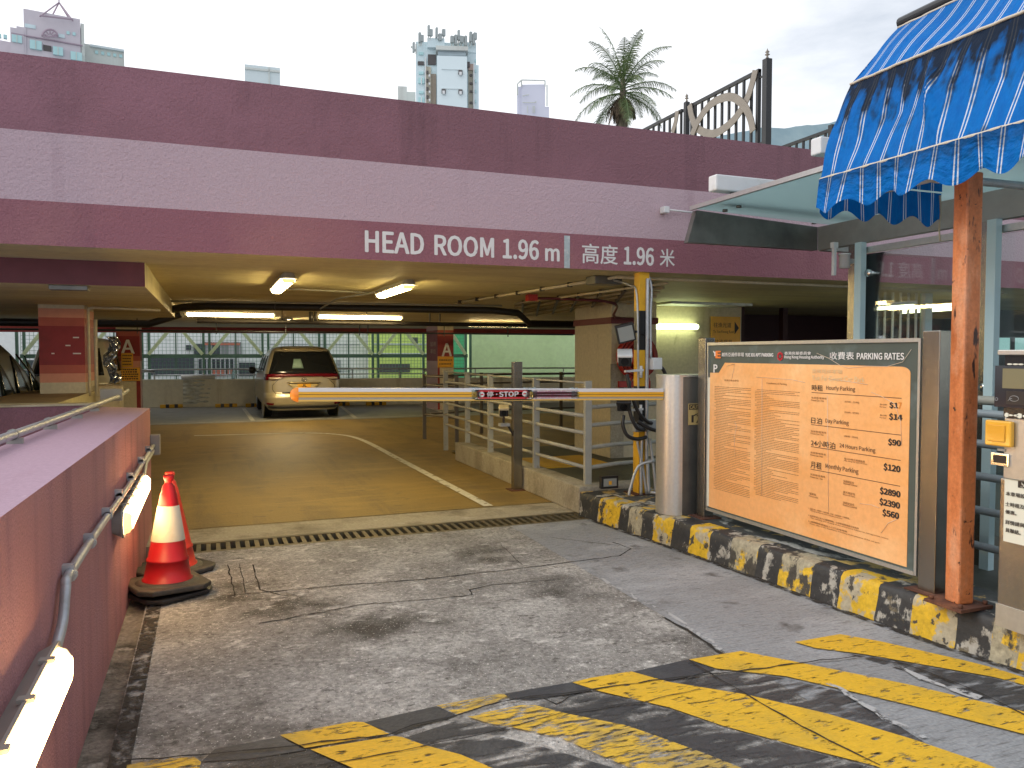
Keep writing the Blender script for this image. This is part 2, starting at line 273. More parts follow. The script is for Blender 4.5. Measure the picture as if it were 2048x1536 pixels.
# ------------------------------------------------------------------ mesh builder
class MB:
    def __init__(s): s.v = []; s.f = []; s.m = []; s.uv = []; s.sm = []
    def add(s, vs, fs, m=0, uv=None, sm=False):
        o = len(s.v); s.v += [Vector(a) for a in vs]
        for f in fs: s.f.append([o+i for i in f]); s.m.append(m); s.sm.append(sm)
        s.uv += uv if uv else [(0, 0)]*len(vs)
        return s
    def box(s, x0, x1, y0, y1, z0, z1, m=0):
        if x0 > x1: x0, x1 = x1, x0
        if y0 > y1: y0, y1 = y1, y0
        if z0 > z1: z0, z1 = z1, z0
        v = [(x0,y0,z0),(x1,y0,z0),(x1,y1,z0),(x0,y1,z0),(x0,y0,z1),(x1,y0,z1),(x1,y1,z1),(x0,y1,z1)]
        return s.add(v, [(0,3,2,1),(4,5,6,7),(0,1,5,4),(1,2,6,5),(2,3,7,6),(3,0,4,7)], m)
    def obox(s, c, ax, ay, az, m=0):
        """box at centre c with half-axis vectors"""
        c = Vector(c); ax, ay, az = Vector(ax), Vector(ay), Vector(az)
        if ax.cross(ay).dot(az) < 0: ax = -ax
        v = [c+i*ax+j*ay+k*az for k in (-1,1) for (i,j) in ((-1,-1),(1,-1),(1,1),(-1,1))]
        return s.add(v, [(0,3,2,1),(4,5,6,7),(0,1,5,4),(1,2,6,5),(2,3,7,6),(3,0,4,7)], m)
    def bar(s, a, b, w, h=None, up=(0,0,1), m=0):
        a, b = Vector(a), Vector(b); d = (b-a); l = d.length; d = d/l; h = h or w
        u = Vector(up)
        if abs(u.dot(d)) > .97: u = Vector((1,0,0))
        r = d.cross(u).normalized(); u = r.cross(d)
        return s.obox((a+b)/2, d*l/2, r*w/2, u*h/2, m)
    def tube(s, pts, r, n=8, m=0, caps=True, closed=False, rs=None):
        pts = [Vector(p) for p in pts]; rings = []; prev = None; k = len(pts)
        for i, p in enumerate(pts):
            if closed: d = pts[(i+1) % k]-pts[i-1]
            else: d = pts[min(i+1, k-1)]-pts[max(i-1, 0)]
            d.normalize()
            if prev is None:
                u = Vector((0,0,1)) if abs(d.z) < .9 else Vector((1,0,0)); u = (u-d*u.dot(d)).normalized()
            else: u = (prev-d*prev.dot(d)).normalized()
            prev = u; w = d.cross(u); rr = rs[i] if rs else r
            rings.append([p+(u*math.cos(2*math.pi*j/n)+w*math.sin(2*math.pi*j/n))*rr for j in range(n)])
        v = [q for g in rings for q in g]; f = []
        for i in range(k if closed else k-1):
            a, b = i*n, ((i+1) % k)*n
            for j in range(n): f.append((a+j, a+(j+1) % n, b+(j+1) % n, b+j))
        o = len(s.v); s.add(v, f, m, sm=True)
        if caps and not closed:
            s.f.append([o+j for j in range(n)][::-1]); s.m.append(m); s.sm.append(False)
            s.f.append([o+(k-1)*n+j for j in range(n)]); s.m.append(m); s.sm.append(False)
        return s
    def lathe(s, prof, c=(0,0,0), n=32, m=0, axis='z', ms=None):
        c = Vector(c); v = []; f = []; k = len(prof)
        for (r, h) in prof:
            for j in range(n):
                a = 2*math.pi*j/n; x, y = r*math.cos(a), r*math.sin(a)
                v.append(c+Vector((x, y, h) if axis == 'z' else ((h, x, y) if axis == 'x' else (y, h, x))))
        o = len(s.v); s.add(v, [], m)
        for i in range(k-1):
            for j in range(n):
                s.f.append([o+i*n+j, o+i*n+(j+1) % n, o+(i+1)*n+(j+1) % n, o+(i+1)*n+j]); s.m.append(ms[i] if ms else m); s.sm.append(True)
        return s
    def prism(s, poly, ext, m=0):
        """planar polygon (3-D points) extruded by vector"""
        e = Vector(ext); a = [Vector(p) for p in poly]; n = len(a)
        nv = Vector((0,0,0))
        for i in range(n): nv += a[i].cross(a[(i+1) % n])
        fs = [tuple(range(n))[::-1], tuple(range(n, 2*n))]+[(i, (i+1) % n, n+(i+1) % n, n+i) for i in range(n)]
        if nv.dot(e) < 0: fs = [f[::-1] for f in fs]
        return s.add(a+[p+e for p in a], fs, m)
    def sheet(s, pts, z, m=0, flat=True):
        a = [Vector((p[0], p[1], z)) for p in pts]; nv = sum((a[i].cross(a[(i+1) % len(a)]) for i in range(len(a))), Vector())
        return s.add(a, [tuple(range(len(a))) if nv.z > 0 else tuple(range(len(a)))[::-1]], m)
    def grid(s, fn, nu, nv, m=0, uvf=None, sm=True, flip=False):
        v = [fn(i/nu, j/nv) for j in range(nv+1) for i in range(nu+1)]
        uv = [uvf(i/nu, j/nv) for j in range(nv+1) for i in range(nu+1)] if uvf else None
        f = [(j*(nu+1)+i, j*(nu+1)+i+1, (j+1)*(nu+1)+i+1, (j+1)*(nu+1)+i) for j in range(nv) for i in range(nu)]
        if flip: f = [q[::-1] for q in f]
        return s.add(v, f, m, uv, sm)
    def build(s, name, mats, parent=None, bevel=0, solid=0, label=None, cat=None, group=None, kind=None, smooth=None):
        if not isinstance(mats, (list, tuple)): mats = [mats]
        off = Vector((0,0,0))
        if parent is not None:
            p = parent
            while p is not None: off += p.location; p = p.parent
        else:
            xs = [v.x for v in s.v]; ys = [v.y for v in s.v]; zs = [v.z for v in s.v]
            off = Vector(((min(xs)+max(xs))/2, (min(ys)+max(ys))/2, min(zs)))
        me = bpy.data.meshes.new(name); me.from_pydata([tuple(v-off) for v in s.v], [], s.f)
        for mm in mats: me.materials.append(mm)
        me.polygons.foreach_set('material_index', s.m)
        me.polygons.foreach_set('use_smooth', [smooth if smooth is not None else x for x in s.sm])
        if any(u != (0, 0) for u in s.uv):
            ul = me.uv_layers.new(name='UVMap')
            for lp in me.loops: ul.data[lp.index].uv = s.uv[lp.vertex_index]
        me.update()
        o = bpy.data.objects.new(name, me); COL.objects.link(o)
        if parent is not None: o.parent = parent
        else: o.location = off
        if solid: md = o.modifiers.new('thick', 'SOLIDIFY'); md.thickness = solid; md.offset = 0
        if bevel: md = o.modifiers.new('bevel', 'BEVEL'); md.width = bevel; md.segments = 2; md.limit_method = 'ANGLE'; md.angle_limit = R(40)
        tag(o, label, cat, group, kind)
        return o
def tag(o, label=None, cat=None, group=None, kind=None):
    if label: o['label'] = label
    if cat: o['category'] = cat
    if group: o['group'] = group
    if kind: o['kind'] = kind
def thing(name, label, cat, loc=(0,0,0), rz=0, group=None):
    o = bpy.data.objects.new(name, None); COL.objects.link(o); o.location = loc; o.rotation_euler = (0, 0, rz); o.empty_display_size = .1
    tag(o, label, cat, group); return o
KIDS = {}
def copy_tree(o, parent=None):
    c = o.copy(); COL.objects.link(c); c.parent = parent
    for ch in [x for x in bpy.data.objects if x.parent == o]: copy_tree(ch, c)
    return c
def B(*a, **k): return MB().box(*a, **k)
def smooth_path(pts, n=6, closed=False):
    P = [Vector(p) for p in pts]; o = []; k = len(P)
    for i in range(k if closed else k-1):
        g = lambda j: P[j % k] if closed else P[max(0, min(k-1, j))]
        p0, p1, p2, p3 = g(i-1), g(i), g(i+1), g(i+2)
        for t in range(n):
            t /= n
            o.append(.5*((2*p1)+(-p0+p2)*t+(2*p0-5*p1+4*p2-p3)*t*t+(-p0+3*p1-3*p2+p3)*t**3))
    if not closed: o.append(P[-1])
    return o
def band(mb, path, w, normal, th, m=0):
    """flat band following a path, thickness along normal"""
    P = [Vector(p) for p in path]; n = Vector(normal).normalized(); a = []; b = []
    for i, p in enumerate(P):
        d = (P[min(i+1, len(P)-1)]-P[max(i-1, 0)]).normalized(); sdv = d.cross(n)*(w/2)
        a.append(p+sdv); b.append(p-sdv)
    for i in range(len(P)-1):
        mb.prism([a[i], a[i+1], b[i+1], b[i]], n*th, m)
FONT = None
BIGT = {'HEAD', 'ROOM', '1.96', 'm', 'A', 'STOP', 'PARKING RATES', 'Hourly Parking', 'Day Parking', '24 Hours Parking', 'Monthly Parking', 'JL', '1824', 'YUE XIU APT PARKING', 'Hong Kong Housing Authority'}
try:
    FONT = bpy.data.fonts.load(bpy.utils.resource_path('LOCAL')+'/datafiles/fonts/Noto Sans CJK Regular.woff2')      # a face that ships with Blender itself
except Exception as e: print('built-in face used', e)
def text(s, org, xd, yd, w, h, m, parent, name='lettering', bold=0.0, lift=.0015, fit='wh', deep=.0008):
    """lettering fitted into a w x h box whose lower-left corner is org"""
    cu = bpy.data.curves.new('t', 'FONT'); cu.body = s; cu.size = 1; cu.offset = 0; cu.resolution_u = 3; cu.extrude = 0
    if FONT and (s[0] == '$' or s in BIGT): cu.font = FONT
    ob = bpy.data.objects.new('t', cu); COL.objects.link(ob)
    dg = bpy.context.evaluated_depsgraph_get(); dg.update()
    me = bpy.data.meshes.new_from_object(ob.evaluated_get(dg)); bpy.data.objects.remove(ob)
    if not me.vertices: print('EMPTY TEXT', s); return None
    xs = [v.co.x for v in me.vertices]; ys = [v.co.y for v in me.vertices]
    x0, x1, y0, y1 = min(xs), max(xs), min(ys), max(ys)
    sy = h/(y1-y0); sx = w/(x1-x0) if w else sy
    xd = Vector(xd).normalized(); yd = Vector(yd).normalized(); nd = xd.cross(yd); org = Vector(org)
    off = Vector((0,0,0)); p = parent
    while p is not None: off += p.location; p = p.parent
    base = [(v.co.x, v.co.y) for v in me.vertices]; faces = [tuple(p.vertices) for p in me.polygons]
    sh = [(0, 0)] if bold <= 0 else [(-bold, 0), (bold, 0), (0, bold*.7), (0, -bold*.7), (bold*.7, bold*.5), (-bold*.7, -bold*.5), (bold*.7, -bold*.5), (-bold*.7, bold*.5)]
    V = []; F = []
    for k, (dx, dy) in enumerate(sh):
        o_ = len(V); V += [org+xd*((x-x0+dx)*sx)+yd*((y-y0+dy)*sy)+nd*(lift+.00012*k)-off for x, y in base]; F += [tuple(o_+i for i in f) for f in faces]
    bpy.data.meshes.remove(me); me = bpy.data.meshes.new(name); me.from_pydata([tuple(v) for v in V], [], F); me.update()
    me.materials.append(m)
    o = bpy.data.objects.new(name, me); COL.objects.link(o)
    if parent is not None: o.parent = parent
    return o
def join_text(objs, name):
    """several lettering meshes of one block become one mesh"""
    objs = [o for o in objs if o]
    V = []; F = []; M = []; mats = []
    for o in objs:
        mm = o.data.materials[0]
        if mm not in mats: mats.append(mm)
        k = len(V); V += [tuple(v.co) for v in o.data.vertices]
        for p in o.data.polygons: F.append([k+i for i in p.vertices]); M.append(mats.index(mm))
    par = objs[0].parent
    for o in objs: bpy.data.objects.remove(o)
    me = bpy.data.meshes.new(name); me.from_pydata(V, [], F)
    for mm in mats: me.materials.append(mm)
    me.polygons.foreach_set('material_index', M)
    o = bpy.data.objects.new(name, me); COL.objects.link(o); o.parent = par
    return o
XP, XN, YP, YN, ZP = Vector((1,0,0)), Vector((-1,0,0)), Vector((0,1,0)), Vector((0,-1,0)), Vector((0,0,1))
# ================================================================== SETTING
B(-400, 400, -60, 900, -.6, -.45).build('ground', slabB, kind='structure', label='far ground beyond the car park')
J0, J1 = gz(1200, 1158), gz(1448, 1303)
def jx(y): return J0.x+(J1.x-J0.x)*(y-J0.y)/(J1.y-J0.y)
KP = [(3.22, 6.95), (3.28, 6.52), (3.41, 5.34), (3.5, 4.39), (3.535, 3.66), (3.60, 2.96), (3.67, 2.55), (3.80, 1.8), (4.0, .6), (4.1, -3)]
def kx(y):
    for (xa, ya), (xb, yb) in zip(KP, KP[1:]):
        if yb <= y <= ya: return xa+(xb-xa)*(y-ya)/(yb-ya)
    return KP[0][0] if y > KP[0][1] else KP[-1][0]
YF, YG = 6.44, 6.80       # drain, front and back
mb = MB(); mb.sheet([(-.385, -3), (-.375, 2), (-.39, 5.2), (-.395, YF), (jx(YF), YF), (jx(-3), -3)], 0)
o = mb.build('driveway', slabA, kind='structure', label='rough blotchy concrete driveway slab leading into the car park')
mb = MB(); mb.sheet([(jx(-3), -3), (jx(YF), YF), (3.32, YF)]+[(x+.02, y) for x, y in KP[1:]], .001)
mb.build('driveway_edge_strip', slabB, kind='structure', label='smoother bluish brushed concrete strip beside the kerb')
B(-.52, -.37, -3, YF, -.2, -.035).build('gutter', gutm, kind='structure', label='rough shallow gutter along the pink wall')
B(-.6, 3.7, YG, 7.32, -.2, -.001).build('threshold_strip', conc, kind='structure', label='worn concrete strip behind the drain')
MB().box(-12, 3.5, 7.32, 18.4, -.2, 0.0).box(3.5, 14, 11.6, 18.4, -.2, -.0005).build('garage_floor', inflo, kind='structure', label='brown painted garage floor lit by warm lamps')
B(-14, 14, 18.4, 27, -.2, -.002).build('parking_bay_floor', bayflo, kind='structure', label='grey floor of the rear parking bays')
mb = MB(); mb.sheet([(3.5, 6.9), (16, 6.9), (16, 11.6), (3.5, 11.6)], .03); mb.build('walkway', walkm, kind='structure', label='dark pedestrian floor behind the pipe railing')
mb = MB(); mb.sheet([(4.0, -3), (16, -3), (16, 6.9), (4.0, 6.9)], .012); mb.build('side_road', walkm, kind='structure', label='dark road surface beyond the kerb island')
# floor joints and cracks
def crack(pts, w, m, name='floor_crack', z=.003, wob=.007):
    w = w*.7
    P = []; rnd = random.Random(len(pts)*7+int(w*1e4))
    for a, b in zip(pts, pts[1:]):
        a, b = Vector(a), Vector(b); n = max(2, int((b-a).length/.07))
        for i in range(n):
            p = a.lerp(b, i/n); P.append(p+Vector((rnd.uniform(-1, 1), rnd.uniform(-1, 1), 0))*wob)
    P.append(Vector(pts[-1])); mb = MB()
    for i in range(len(P)-1):
        d = (P[i+1]-P[i]).normalized(); s = Vector((-d.y, d.x, 0)); wa = w*rnd.uniform(.4, 1.3)/2; wb = w*rnd.uniform(.4, 1.3)/2
        mb.sheet([P[i]-s*wa, P[i+1]-s*wb, P[i+1]+s*wb, P[i]+s*wa], z)
    return mb.build(name, m, kind='structure')
g = lambda *pp: [gz(x, y)for x, y in pp]
crack(g((455, 1192), (520, 1186), (700, 1170), (860, 1158), (1060, 1135), (1240, 1112), (1262, 1098)), .016, crackm)
crack(g((1262, 1098), (1225, 1085)), .014, crackm)
crack(g((455, 1130), (470, 1192)), .014, crackm); crack(g((505, 1130), (520, 1180), (560, 1190)), .015, crackm, wob=.004); crack(g((480, 1130), (490, 1186)), .009, crackm)
crack(g((520, 1248), (640, 1225), (720, 1210), (850, 1200), (945, 1190), (940, 1180), (985, 1170), (1110, 1160)), .014, crackm)
crack(g((1000, 1090), (1045, 1130)), .008, crackm); crack(g((1100, 1075), (1240, 1092)), .01, crackm, wob=.006)
crack(g((1060, 1385), (1110, 1410), (1140, 1395), (1200, 1370), (1320, 1355)), .012, crackm)
crack(g((240, 1528), (400, 1516), (560, 1500), (640, 1490), (780, 1474), (830, 1455), (905, 1437), (1000, 1408), (1060, 1398), (1160, 1388), (1330, 1362), (1470, 1348), (1560, 1336), (1640, 1325), (1712, 1318), (1790, 1326), (1900, 1365), (1990, 1405), (2060, 1440)), .015, crackm, z=.012)
crack(g((640, 1536), (800, 1508), (880, 1490), (1010, 1463), (1130, 1430), (1290, 1408), (1400, 1382)), .010, crackm, z=.012)
crack(g((1378, 1325), (1490, 1392), (1600, 1456), (1760, 1536)), .014, crackm, z=.012)
crack(g((1790, 1330), (1880, 1375), (1960, 1400)), .07, palecrack, z=.010, wob=.02)
crack(g((1660, 1370), (1760, 1430), (1850, 1480)), .05, palecrack, z=.010, wob=.02)
crack(g((1200, 1158), (1345, 1232), (1448, 1303)), .035, palecrack, wob=.02)
crack(g((1330, 1236), (1452, 1312)), .03, crackm, z=.005, wob=.02)
crack([(-.38, 7.34, 0), (1.5, 7.32, 0), (3.4, 7.30, 0)], .018, crackm, wob=.006)
dirtm = mat('edge_dirt', (.035, .03, .025), .9, var=.3, transp=(18, .46, .60, V1))
def edge_dirt(pts, w, z=.006):
    mb = MB(); P = [Vector(p) for p in pts]
    for a, b in zip(P, P[1:]): mb.sheet([a, b, b+Vector((-w, 0, 0)), a+Vector((-w, 0, 0))], z)
    mb.build('edge_dirt', dirtm, kind='structure', label='dirt gathered along the foot of the kerb')
edge_dirt([(kx(6.4-.2*k)+.02, 6.4-.2*k, 0) for k in range(32)], .07)
edge_dirt([(-.30, 6.3-.3*k, 0) for k in range(30)], .08)
# floor paint
def patch(name, m, polys, z, label):
    mb = MB()
    for P in polys:
        q = [gz(x, y) for x, y in P]; mb.sheet(q, z)
    return mb.build(name, m, kind='structure', label=label)
YL = 'worn yellow diagonal paint stripe on the driveway, '
st = [
 ([(1589,1287),(1680,1271),(1763,1286),(1925,1323),(1985,1338),(2060,1362),(2120,1378),(2120,1392),(1987,1357),(1879,1338),(1726,1311),(1631,1299)], pyel, 'nearest the kerb'),
 ([(1378,1322),(1482,1305),(1614,1331),(1821,1373),(2048,1427),(2150,1452),(2150,1500),(2048,1472),(1821,1414),(1573,1356),(1432,1340)], pyel, 'second from the kerb'),
 ([(1144,1368),(1181,1359),(1262,1346),(1337,1367),(1490,1392),(1655,1431),(1821,1481),(1966,1530),(2080,1575),(1880,1590),(1751,1536),(1614,1501),(1448,1456),(1337,1418),(1200,1386)], pyel, 'long one in the middle'),
 ([(932,1436),(1042,1414),(1071,1414),(1130,1430),(1250,1454),(1303,1472),(1407,1510),(1473,1536),(1600,1590),(1380,1590),(1250,1536),(1122,1480),(1024,1458),(976,1450)], pyelw, 'thin and rubbed grey'),
 ([(621,1503),(786,1476),(804,1478),(848,1494),(921,1513),(975,1536),(1100,1590),(860,1600),(705,1540)], pyel, 'at the left behind the crack')]
for P, m, l in st: patch('yellow_stripe', m, [P], .0085, YL+l)
patch('yellow_stripe', pyelw, [[(873,1415),(1005,1390),(1020,1399),(914,1432)]], .0085, 'short faded yellow paint patch above the crack')
patch('yellow_stripe', pyel, [[(560,1474),(705,1447),(727,1448),(780,1472),(610,1500)]], .0085, 'short bright yellow paint patch above the crack')
patch('yellow_stripe', pyelw, [[(254,1534),(309,1524),(381,1513),(402,1528),(395,1560),(250,1565)]], .0085, 'broken yellow paint at the left edge of the driveway')
patch('black_stripe', pblks, [[(402,1526),(430,1500),(558,1476),(612,1502),(500,1520)], [(727,1447),(873,1414),(914,1433),(790,1470)], [(1020,1399),(1005,1390),(1144,1366),(1185,1384),(1060,1402)], [(1262,1346),(1378,1320),(1430,1341),(1340,1364)]], .0045, 'black paint between the yellow stripe ends')
patch('black_stripe', pblk, [[(395,1540),(500,1521),(621,1504),(700,1540),(640,1600),(395,1600)], [(808,1478),(930,1438),(975,1452),(1022,1460),(1000,1475),(1100,1500),(1250,1545),(1000,1545),(925,1512)],
  [(1071,1413),(1150,1388),(1200,1388),(1337,1420),(1448,1458),(1614,1503),(1751,1540),(1480,1540),(1310,1472),(1250,1453),(1130,1429)]], .0045, 'worn black paint between the left yellow stripes')
patch('black_stripe', pblk, [[(1340,1366),(1432,1341),(1573,1358),(1700,1390),(1760,1430),(1870,1500),(1821,1480),(1655,1430),(1490,1391)],
  [(1700,1310),(1726,1312),(1879,1339),(1990,1359),(2120,1394),(2120,1440),(2048,1426),(1960,1400),(1830,1350)]], .0045, 'worn black paint between the right yellow stripes')
# white lines in the garage
def line(pts, w, z=.006, name='lane_line', lab=None):
    mb = MB(); P = [Vector(p) for p in pts]
    for i in range(len(P)-1):
        def nrm(j):
            d = (P[min(j+1, len(P)-1)]-P[max(j-1, 0)]).normalized(); return Vector((-d.y, d.x, 0))*w/2
        a, b = nrm(i), nrm(i+1); mb.sheet([P[i]-a, P[i+1]-b, P[i+1]+b, P[i]+a], z)
    return mb.build(name, pwht, kind='structure', label=lab)
line(smooth_path([(-.3, 15.7, 0), (.47, 15.6, 0), (1.5, 15.5, 0), (2.15, 15.1, 0), (2.5, 14.0, 0), (2.56, 11, 0), (2.61, 7.35, 0)]), .1, lab='white lane line curving across the garage floor')
line([(-6, 18.45, 0), (5.6, 18.75, 0)], .1, lab='white line along the front of the rear bays')
for x0, x1 in ((.90, .86), (3.22, 3.56), (5.6, 5.9), (-1.5, -1.55)): line([(x0, 18.5, 0), (x1, 23, 0)], .1, lab='white line between two rear parking bays')
# ================================================================== DRAIN
dr = thing('drain_grate', 'long iron drain grate across the entrance threshold', 'drain', (1.4, 6.62, 0))
B(-.5, 3.4, YF, YG, -.2, -.09).build('channel', blackm, dr)
mb = MB(); mb.box(-.45, 3.36, YF, YF+.055, -.09, .0); mb.box(-.45, 3.36, YG-.05, YG, -.09, .0)
x = -.42
while x < 3.3: mb.box(x, x+.034, YF+.05, YG-.045, -.05, -.004); x += .074
mb.build('grating', rust if 0 else mat('iron', (.12, .105, .07), .55, .4, layers=[((.2, .15, .08), 12, .5, .7, V1)], var=.2), dr)
# ================================================================== LOW PINK WALL (left)
w = thing('low_wall', 'low pink rendered wall along the left side of the driveway', 'wall', (-.7, 3, -.2))
def wallz(y): return 1.165-(y)*.0128
mb = MB()
P = [(-.5, -3), (-.5, 7.5), (-.93, 7.95), (-.93, -3)]
mb.add([(x, y, -.25) for x, y in P]+[(x, y, wallz(y)) for x, y in P], [(0,1,5,4), (1,2,6,5), (2,3,7,6), (3,0,4,7)], 0)
mb.add([(x, y, wallz(y)) for x, y in P], [(0,1,2,3)], 1)
mb.build('wall', [wallpink, walltop], w)
pip = thing('conduit', 'grey pipe lying along the top of the low pink wall', 'pipe', (-.9, 3, 1.1))
pth = [(-.915, -1, wallz(-1)+.045), (-.90, 4.4, wallz(4.4)+.045), (-.86, 8.6, 1.12), (-.86, 9.6, 1.14)]
MB().tube(pth, .022, 10).build('pipe', galv, pip)
for y in (2.2, 3.0, 3.7, 4.4, 5.3, 6.3, 7.2): MB().box(-.93, -.86, y-.012, y+.012, wallz(y), wallz(y)+.028).tube([(-.905, y-.012, wallz(y)+.045), (-.905, y+.012, wallz(y)+.045)], .028, 10).build('pipe_clip', greym, pip)
# conduit on the wall face
cd = thing('conduit', 'grey pipe clipped along the face of the low pink wall', 'pipe', (-.48, 5, .7))
MB().tube(smooth_path([(-.475, 7.45, .745), (-.475, 5.2, .745), (-.475, 4, .765), (-.475, 3.12, .77), (-.472, 3.0, .745), (-.47, 2.92, .66), (-.47, 2.78, .61), (-.465, 2.70, .60)], 5), .017, 10).build('pipe', galv, cd)
MB().tube([(-.475, 7.45, .70), (-.475, 6.6, .70), (-.47, 6.35, .66), (-.46, 6.2, .62)], .015, 8).build('branch_pipe', galv, cd)
for y in (3.12, 3.62, 4.2, 4.75, 5.4, 6.2, 6.9):
    MB().box(-.5, -.462, y-.014, y+.014, .765, .80).tube([(-.475, y-.014, .76), (-.475, y+.014, .76)], .023, 10).build('pipe_clip', galv, cd)
jb = thing('junction_box', 'grey square junction plate at the far end of the pink wall', 'junction box', (-.46, 7.5, .66))
B(-.5, -.42, 7.42, 7.50, .66, .84).build('box', greym, jb, bevel=.006)
# ------------------------------------------------------------------ bulkhead lights
def bulkhead(c, along, out, L, lab, group, em, ww=.145, clips=5):
    c, a, o = Vector(c), Vector(along).normalized(), Vector(out).normalized(); u = a.cross(o)
    t = thing('bulkhead_light', lab, 'lamp', c, group=group)
    def rr(half, hw, r, n=5):
        P = []
        for sx, sy, a0 in ((1,1,0), (-1,1,90), (-1,-1,180), (1,-1,270)):
            for k in range(n+1):
                an = R(a0+90*k/n); P.append((sx*(half-r)+r*math.cos(an), sy*(hw-r)+r*math.sin(an)))
        return P
    def stack(levels, m):
        mb = MB(); n = len(levels[0][1])
        v = [c+a*p[0]+u*p[1]+o*d for d, ring in levels for p in ring]; f = []
        for i in range(len(levels)-1):
            for j in range(n): f.append((i*n+j, i*n+(j+1) % n, (i+1)*n+(j+1) % n, (i+1)*n+j))
        f.append(tuple(range(n))[::-1]); f.append(tuple((len(levels)-1)*n+j for j in range(n)))
        return mb.add(v, f, 0)
    h, w2 = L/2, ww/2
    stack([(0, rr(h-.02, w2-.025, .03)), (.045, rr(h, w2, .06))], 0).build('body', greym, t)
    stack([(.046, rr(h+.004, w2+.004, .062)), (.056, rr(h+.004, w2+.004, .062))], 0).build('rim', whitem if 'ceiling' in lab else greym, t)
    dfo = stack([(.057, rr(h-.012, w2-.012, .055)), (.078, rr(h-.03, w2-.018, .045)), (.095, rr(h-.06, w2-.036, .03))], 0).build('diffuser', em, t)
    dfo.data.materials.append(lens_end)
    for p in dfo.data.polygons:
        q_ = [dfo.data.vertices[i].co.dot(a) for i in p.vertices]
        if max(q_)-min(q_) < .2: p.material_index = 1
    for k in range(clips):
        s = (k+.5)/clips*2-1
        for sg in (-1, 1):
            q = c+a*s*h*.9+u*sg*(w2+.004)+o*.052
            MB().obox(q, a*.014, u*.006, o*.02).build('clip', greym, t)
    return t
bulkhead((-.5, 5.30, .635), YP, XP, 1.5, 'lit wall lamp on the pink wall beside the traffic cones', 'lamps on the pink wall', lamp_w2)
bulkhead((-.5, 1.98, .595), YP, XP, 1.5, 'lit wall lamp on the pink wall at the bottom left corner', 'lamps on the pink wall', lamp_w2)
bulkhead((.70, 8.3, 2.31), YP, (0, 0, -1), 1.5, 'shorter looking ceiling lamp left of centre behind the headroom beam', 'ceiling lamps', lamp_w)
bulkhead((1.92, 8.55, 2.31), YP, (0, 0, -1), 1.5, 'ceiling lamp below the HEAD ROOM lettering', 'ceiling lamps', lamp_w)
bulkhead((1.55, 17.5, 2.31), YP, (0, 0, -1), 1.5, 'small distant ceiling lamp above the gold car', 'ceiling lamps', lamp_far)
def tube_light(a, b, lab, em, group='tube lights', up=(0,0,1), r=.02):
    a, b = Vector(a), Vector(b); up = Vector(up)
    t = thing('tube_light', lab, 'lamp', (a+b)/2, group=group); d = (b-a).normalized()
    MB().bar(a+up*.045, b+up*.045, .06, .04, up=up).build('batten', whitem, t)
    MB().tube([a+d*.02, b-d*.02], r, 10).build('tube', em, t)
    for q in (a, b): MB().obox(q+up*.015, d*.02, d.cross(up)*.024, up*.035).build('end_cap', whitem, t)
    return t
tube_light((-.36, 13.85, 2.20), (1.04, 13.85, 2.20), 'long tube light at the left behind the black ceiling pipe', lamp_t, r=.035)
tube_light((1.78, 13.95, 2.20), (3.28, 13.95, 2.20), 'tube light in the centre behind the black ceiling pipe', lamp_t, r=.035)
tube_light((5.6, 17.2, 2.21), (7.1, 17.2, 2.21), 'far tube light just left of the big cream column', lamp_t, r=.035)
tube_light((6.14, 10.22, 1.965), (7.10, 10.22, 1.965), 'greenish white tube light on the cream wall behind the striped pole', lamp_g, up=(0, 1, 0), r=.042)
# ================================================================== CAR PARK BUILDING
bl = thing('car_park_building', 'mauve and pink banded car park with a low entrance', 'building', (0, 6.3, 0))
mb = MB(); zz = [2.31, 2.62, 3.10, 3.62]; XL, XR = -16, 15
for i, m in enumerate((2, 1, 0)):
    mb.grid(lambda u, v, i=i: Vector((XL+(XR-XL)*u, 6.3, zz[i]+(zz[i+1]-zz[i])*v)), 40, 1, m, sm=False)
mb.add([(XL, 6.3, 3.62), (XR, 6.3, 3.62), (XR, 6.55, 3.62), (XL, 6.55, 3.62)], [(0,1,2,3)], 0)
mb.add([(XL, 6.55, 3.62), (XR, 6.55, 3.62), (XR, 6.55, 3.25), (XL, 6.55, 3.25)], [(0,1,2,3)], 0)
mb.add([(XL, 6.3, 2.31), (XR, 6.3, 2.31), (XR, 6.5, 2.31), (XL, 6.5, 2.31)], [(0,3,2,1)], 3)
mb.build('fascia', [mauve, pink, rose, ceilm], bl)
B(XL, XR, 6.5, 24.6, 2.312, 3.25).build('ceiling_slab', ceilm, bl)
mb = MB(); mb.box(-14, -.5, 7.2, 13.2, 2.11, 2.315)
o = mb.build('drop_beam', [ceilm, mat('beam_maroon', (.17, .05, .065), .65, var=.1)], bl)
for p in o.data.polygons:
    if p.normal.y < -.9: p.material_index = 1
def yb(x): return 24.45-.1765*(x+1.63)
mb = MB()
for z0, z1, dy, m in ((2.15, 2.315, 0, 1), (0, .80, .0, 0)):
    mb.prism([(-14, yb(-14)+dy, z0), (12, yb(12)+dy, z0), (12, yb(12)+dy+.2, z0), (-14, yb(-14)+dy+.2, z0)], (0, 0, z1-z0), m)
mb.build('rear_parapet', [mat('parapet_cream', (.78, .74, .60), .7, layers=[((.45, .38, .26), 2, .55, .75, VST)], var=.08), maroon], bl)
text('HEAD', (1.185, 6.3, 2.375), XP, ZP, .48, .165, letw, bl, bold=.011)
text('ROOM', (1.765, 6.3, 2.375), XP, ZP, .52, .165, letw, bl, bold=.011)
text('1.96', (2.375, 6.3, 2.375), XP, ZP, .33, .165, letw, bl, bold=.012)
text('m', (2.775, 6.3, 2.372), XP, ZP, .13, .105, letw, bl, bold=.012)
text('高度', (3.135, 6.3, 2.365), XP, ZP, .36, .175, letw, bl, bold=.012)
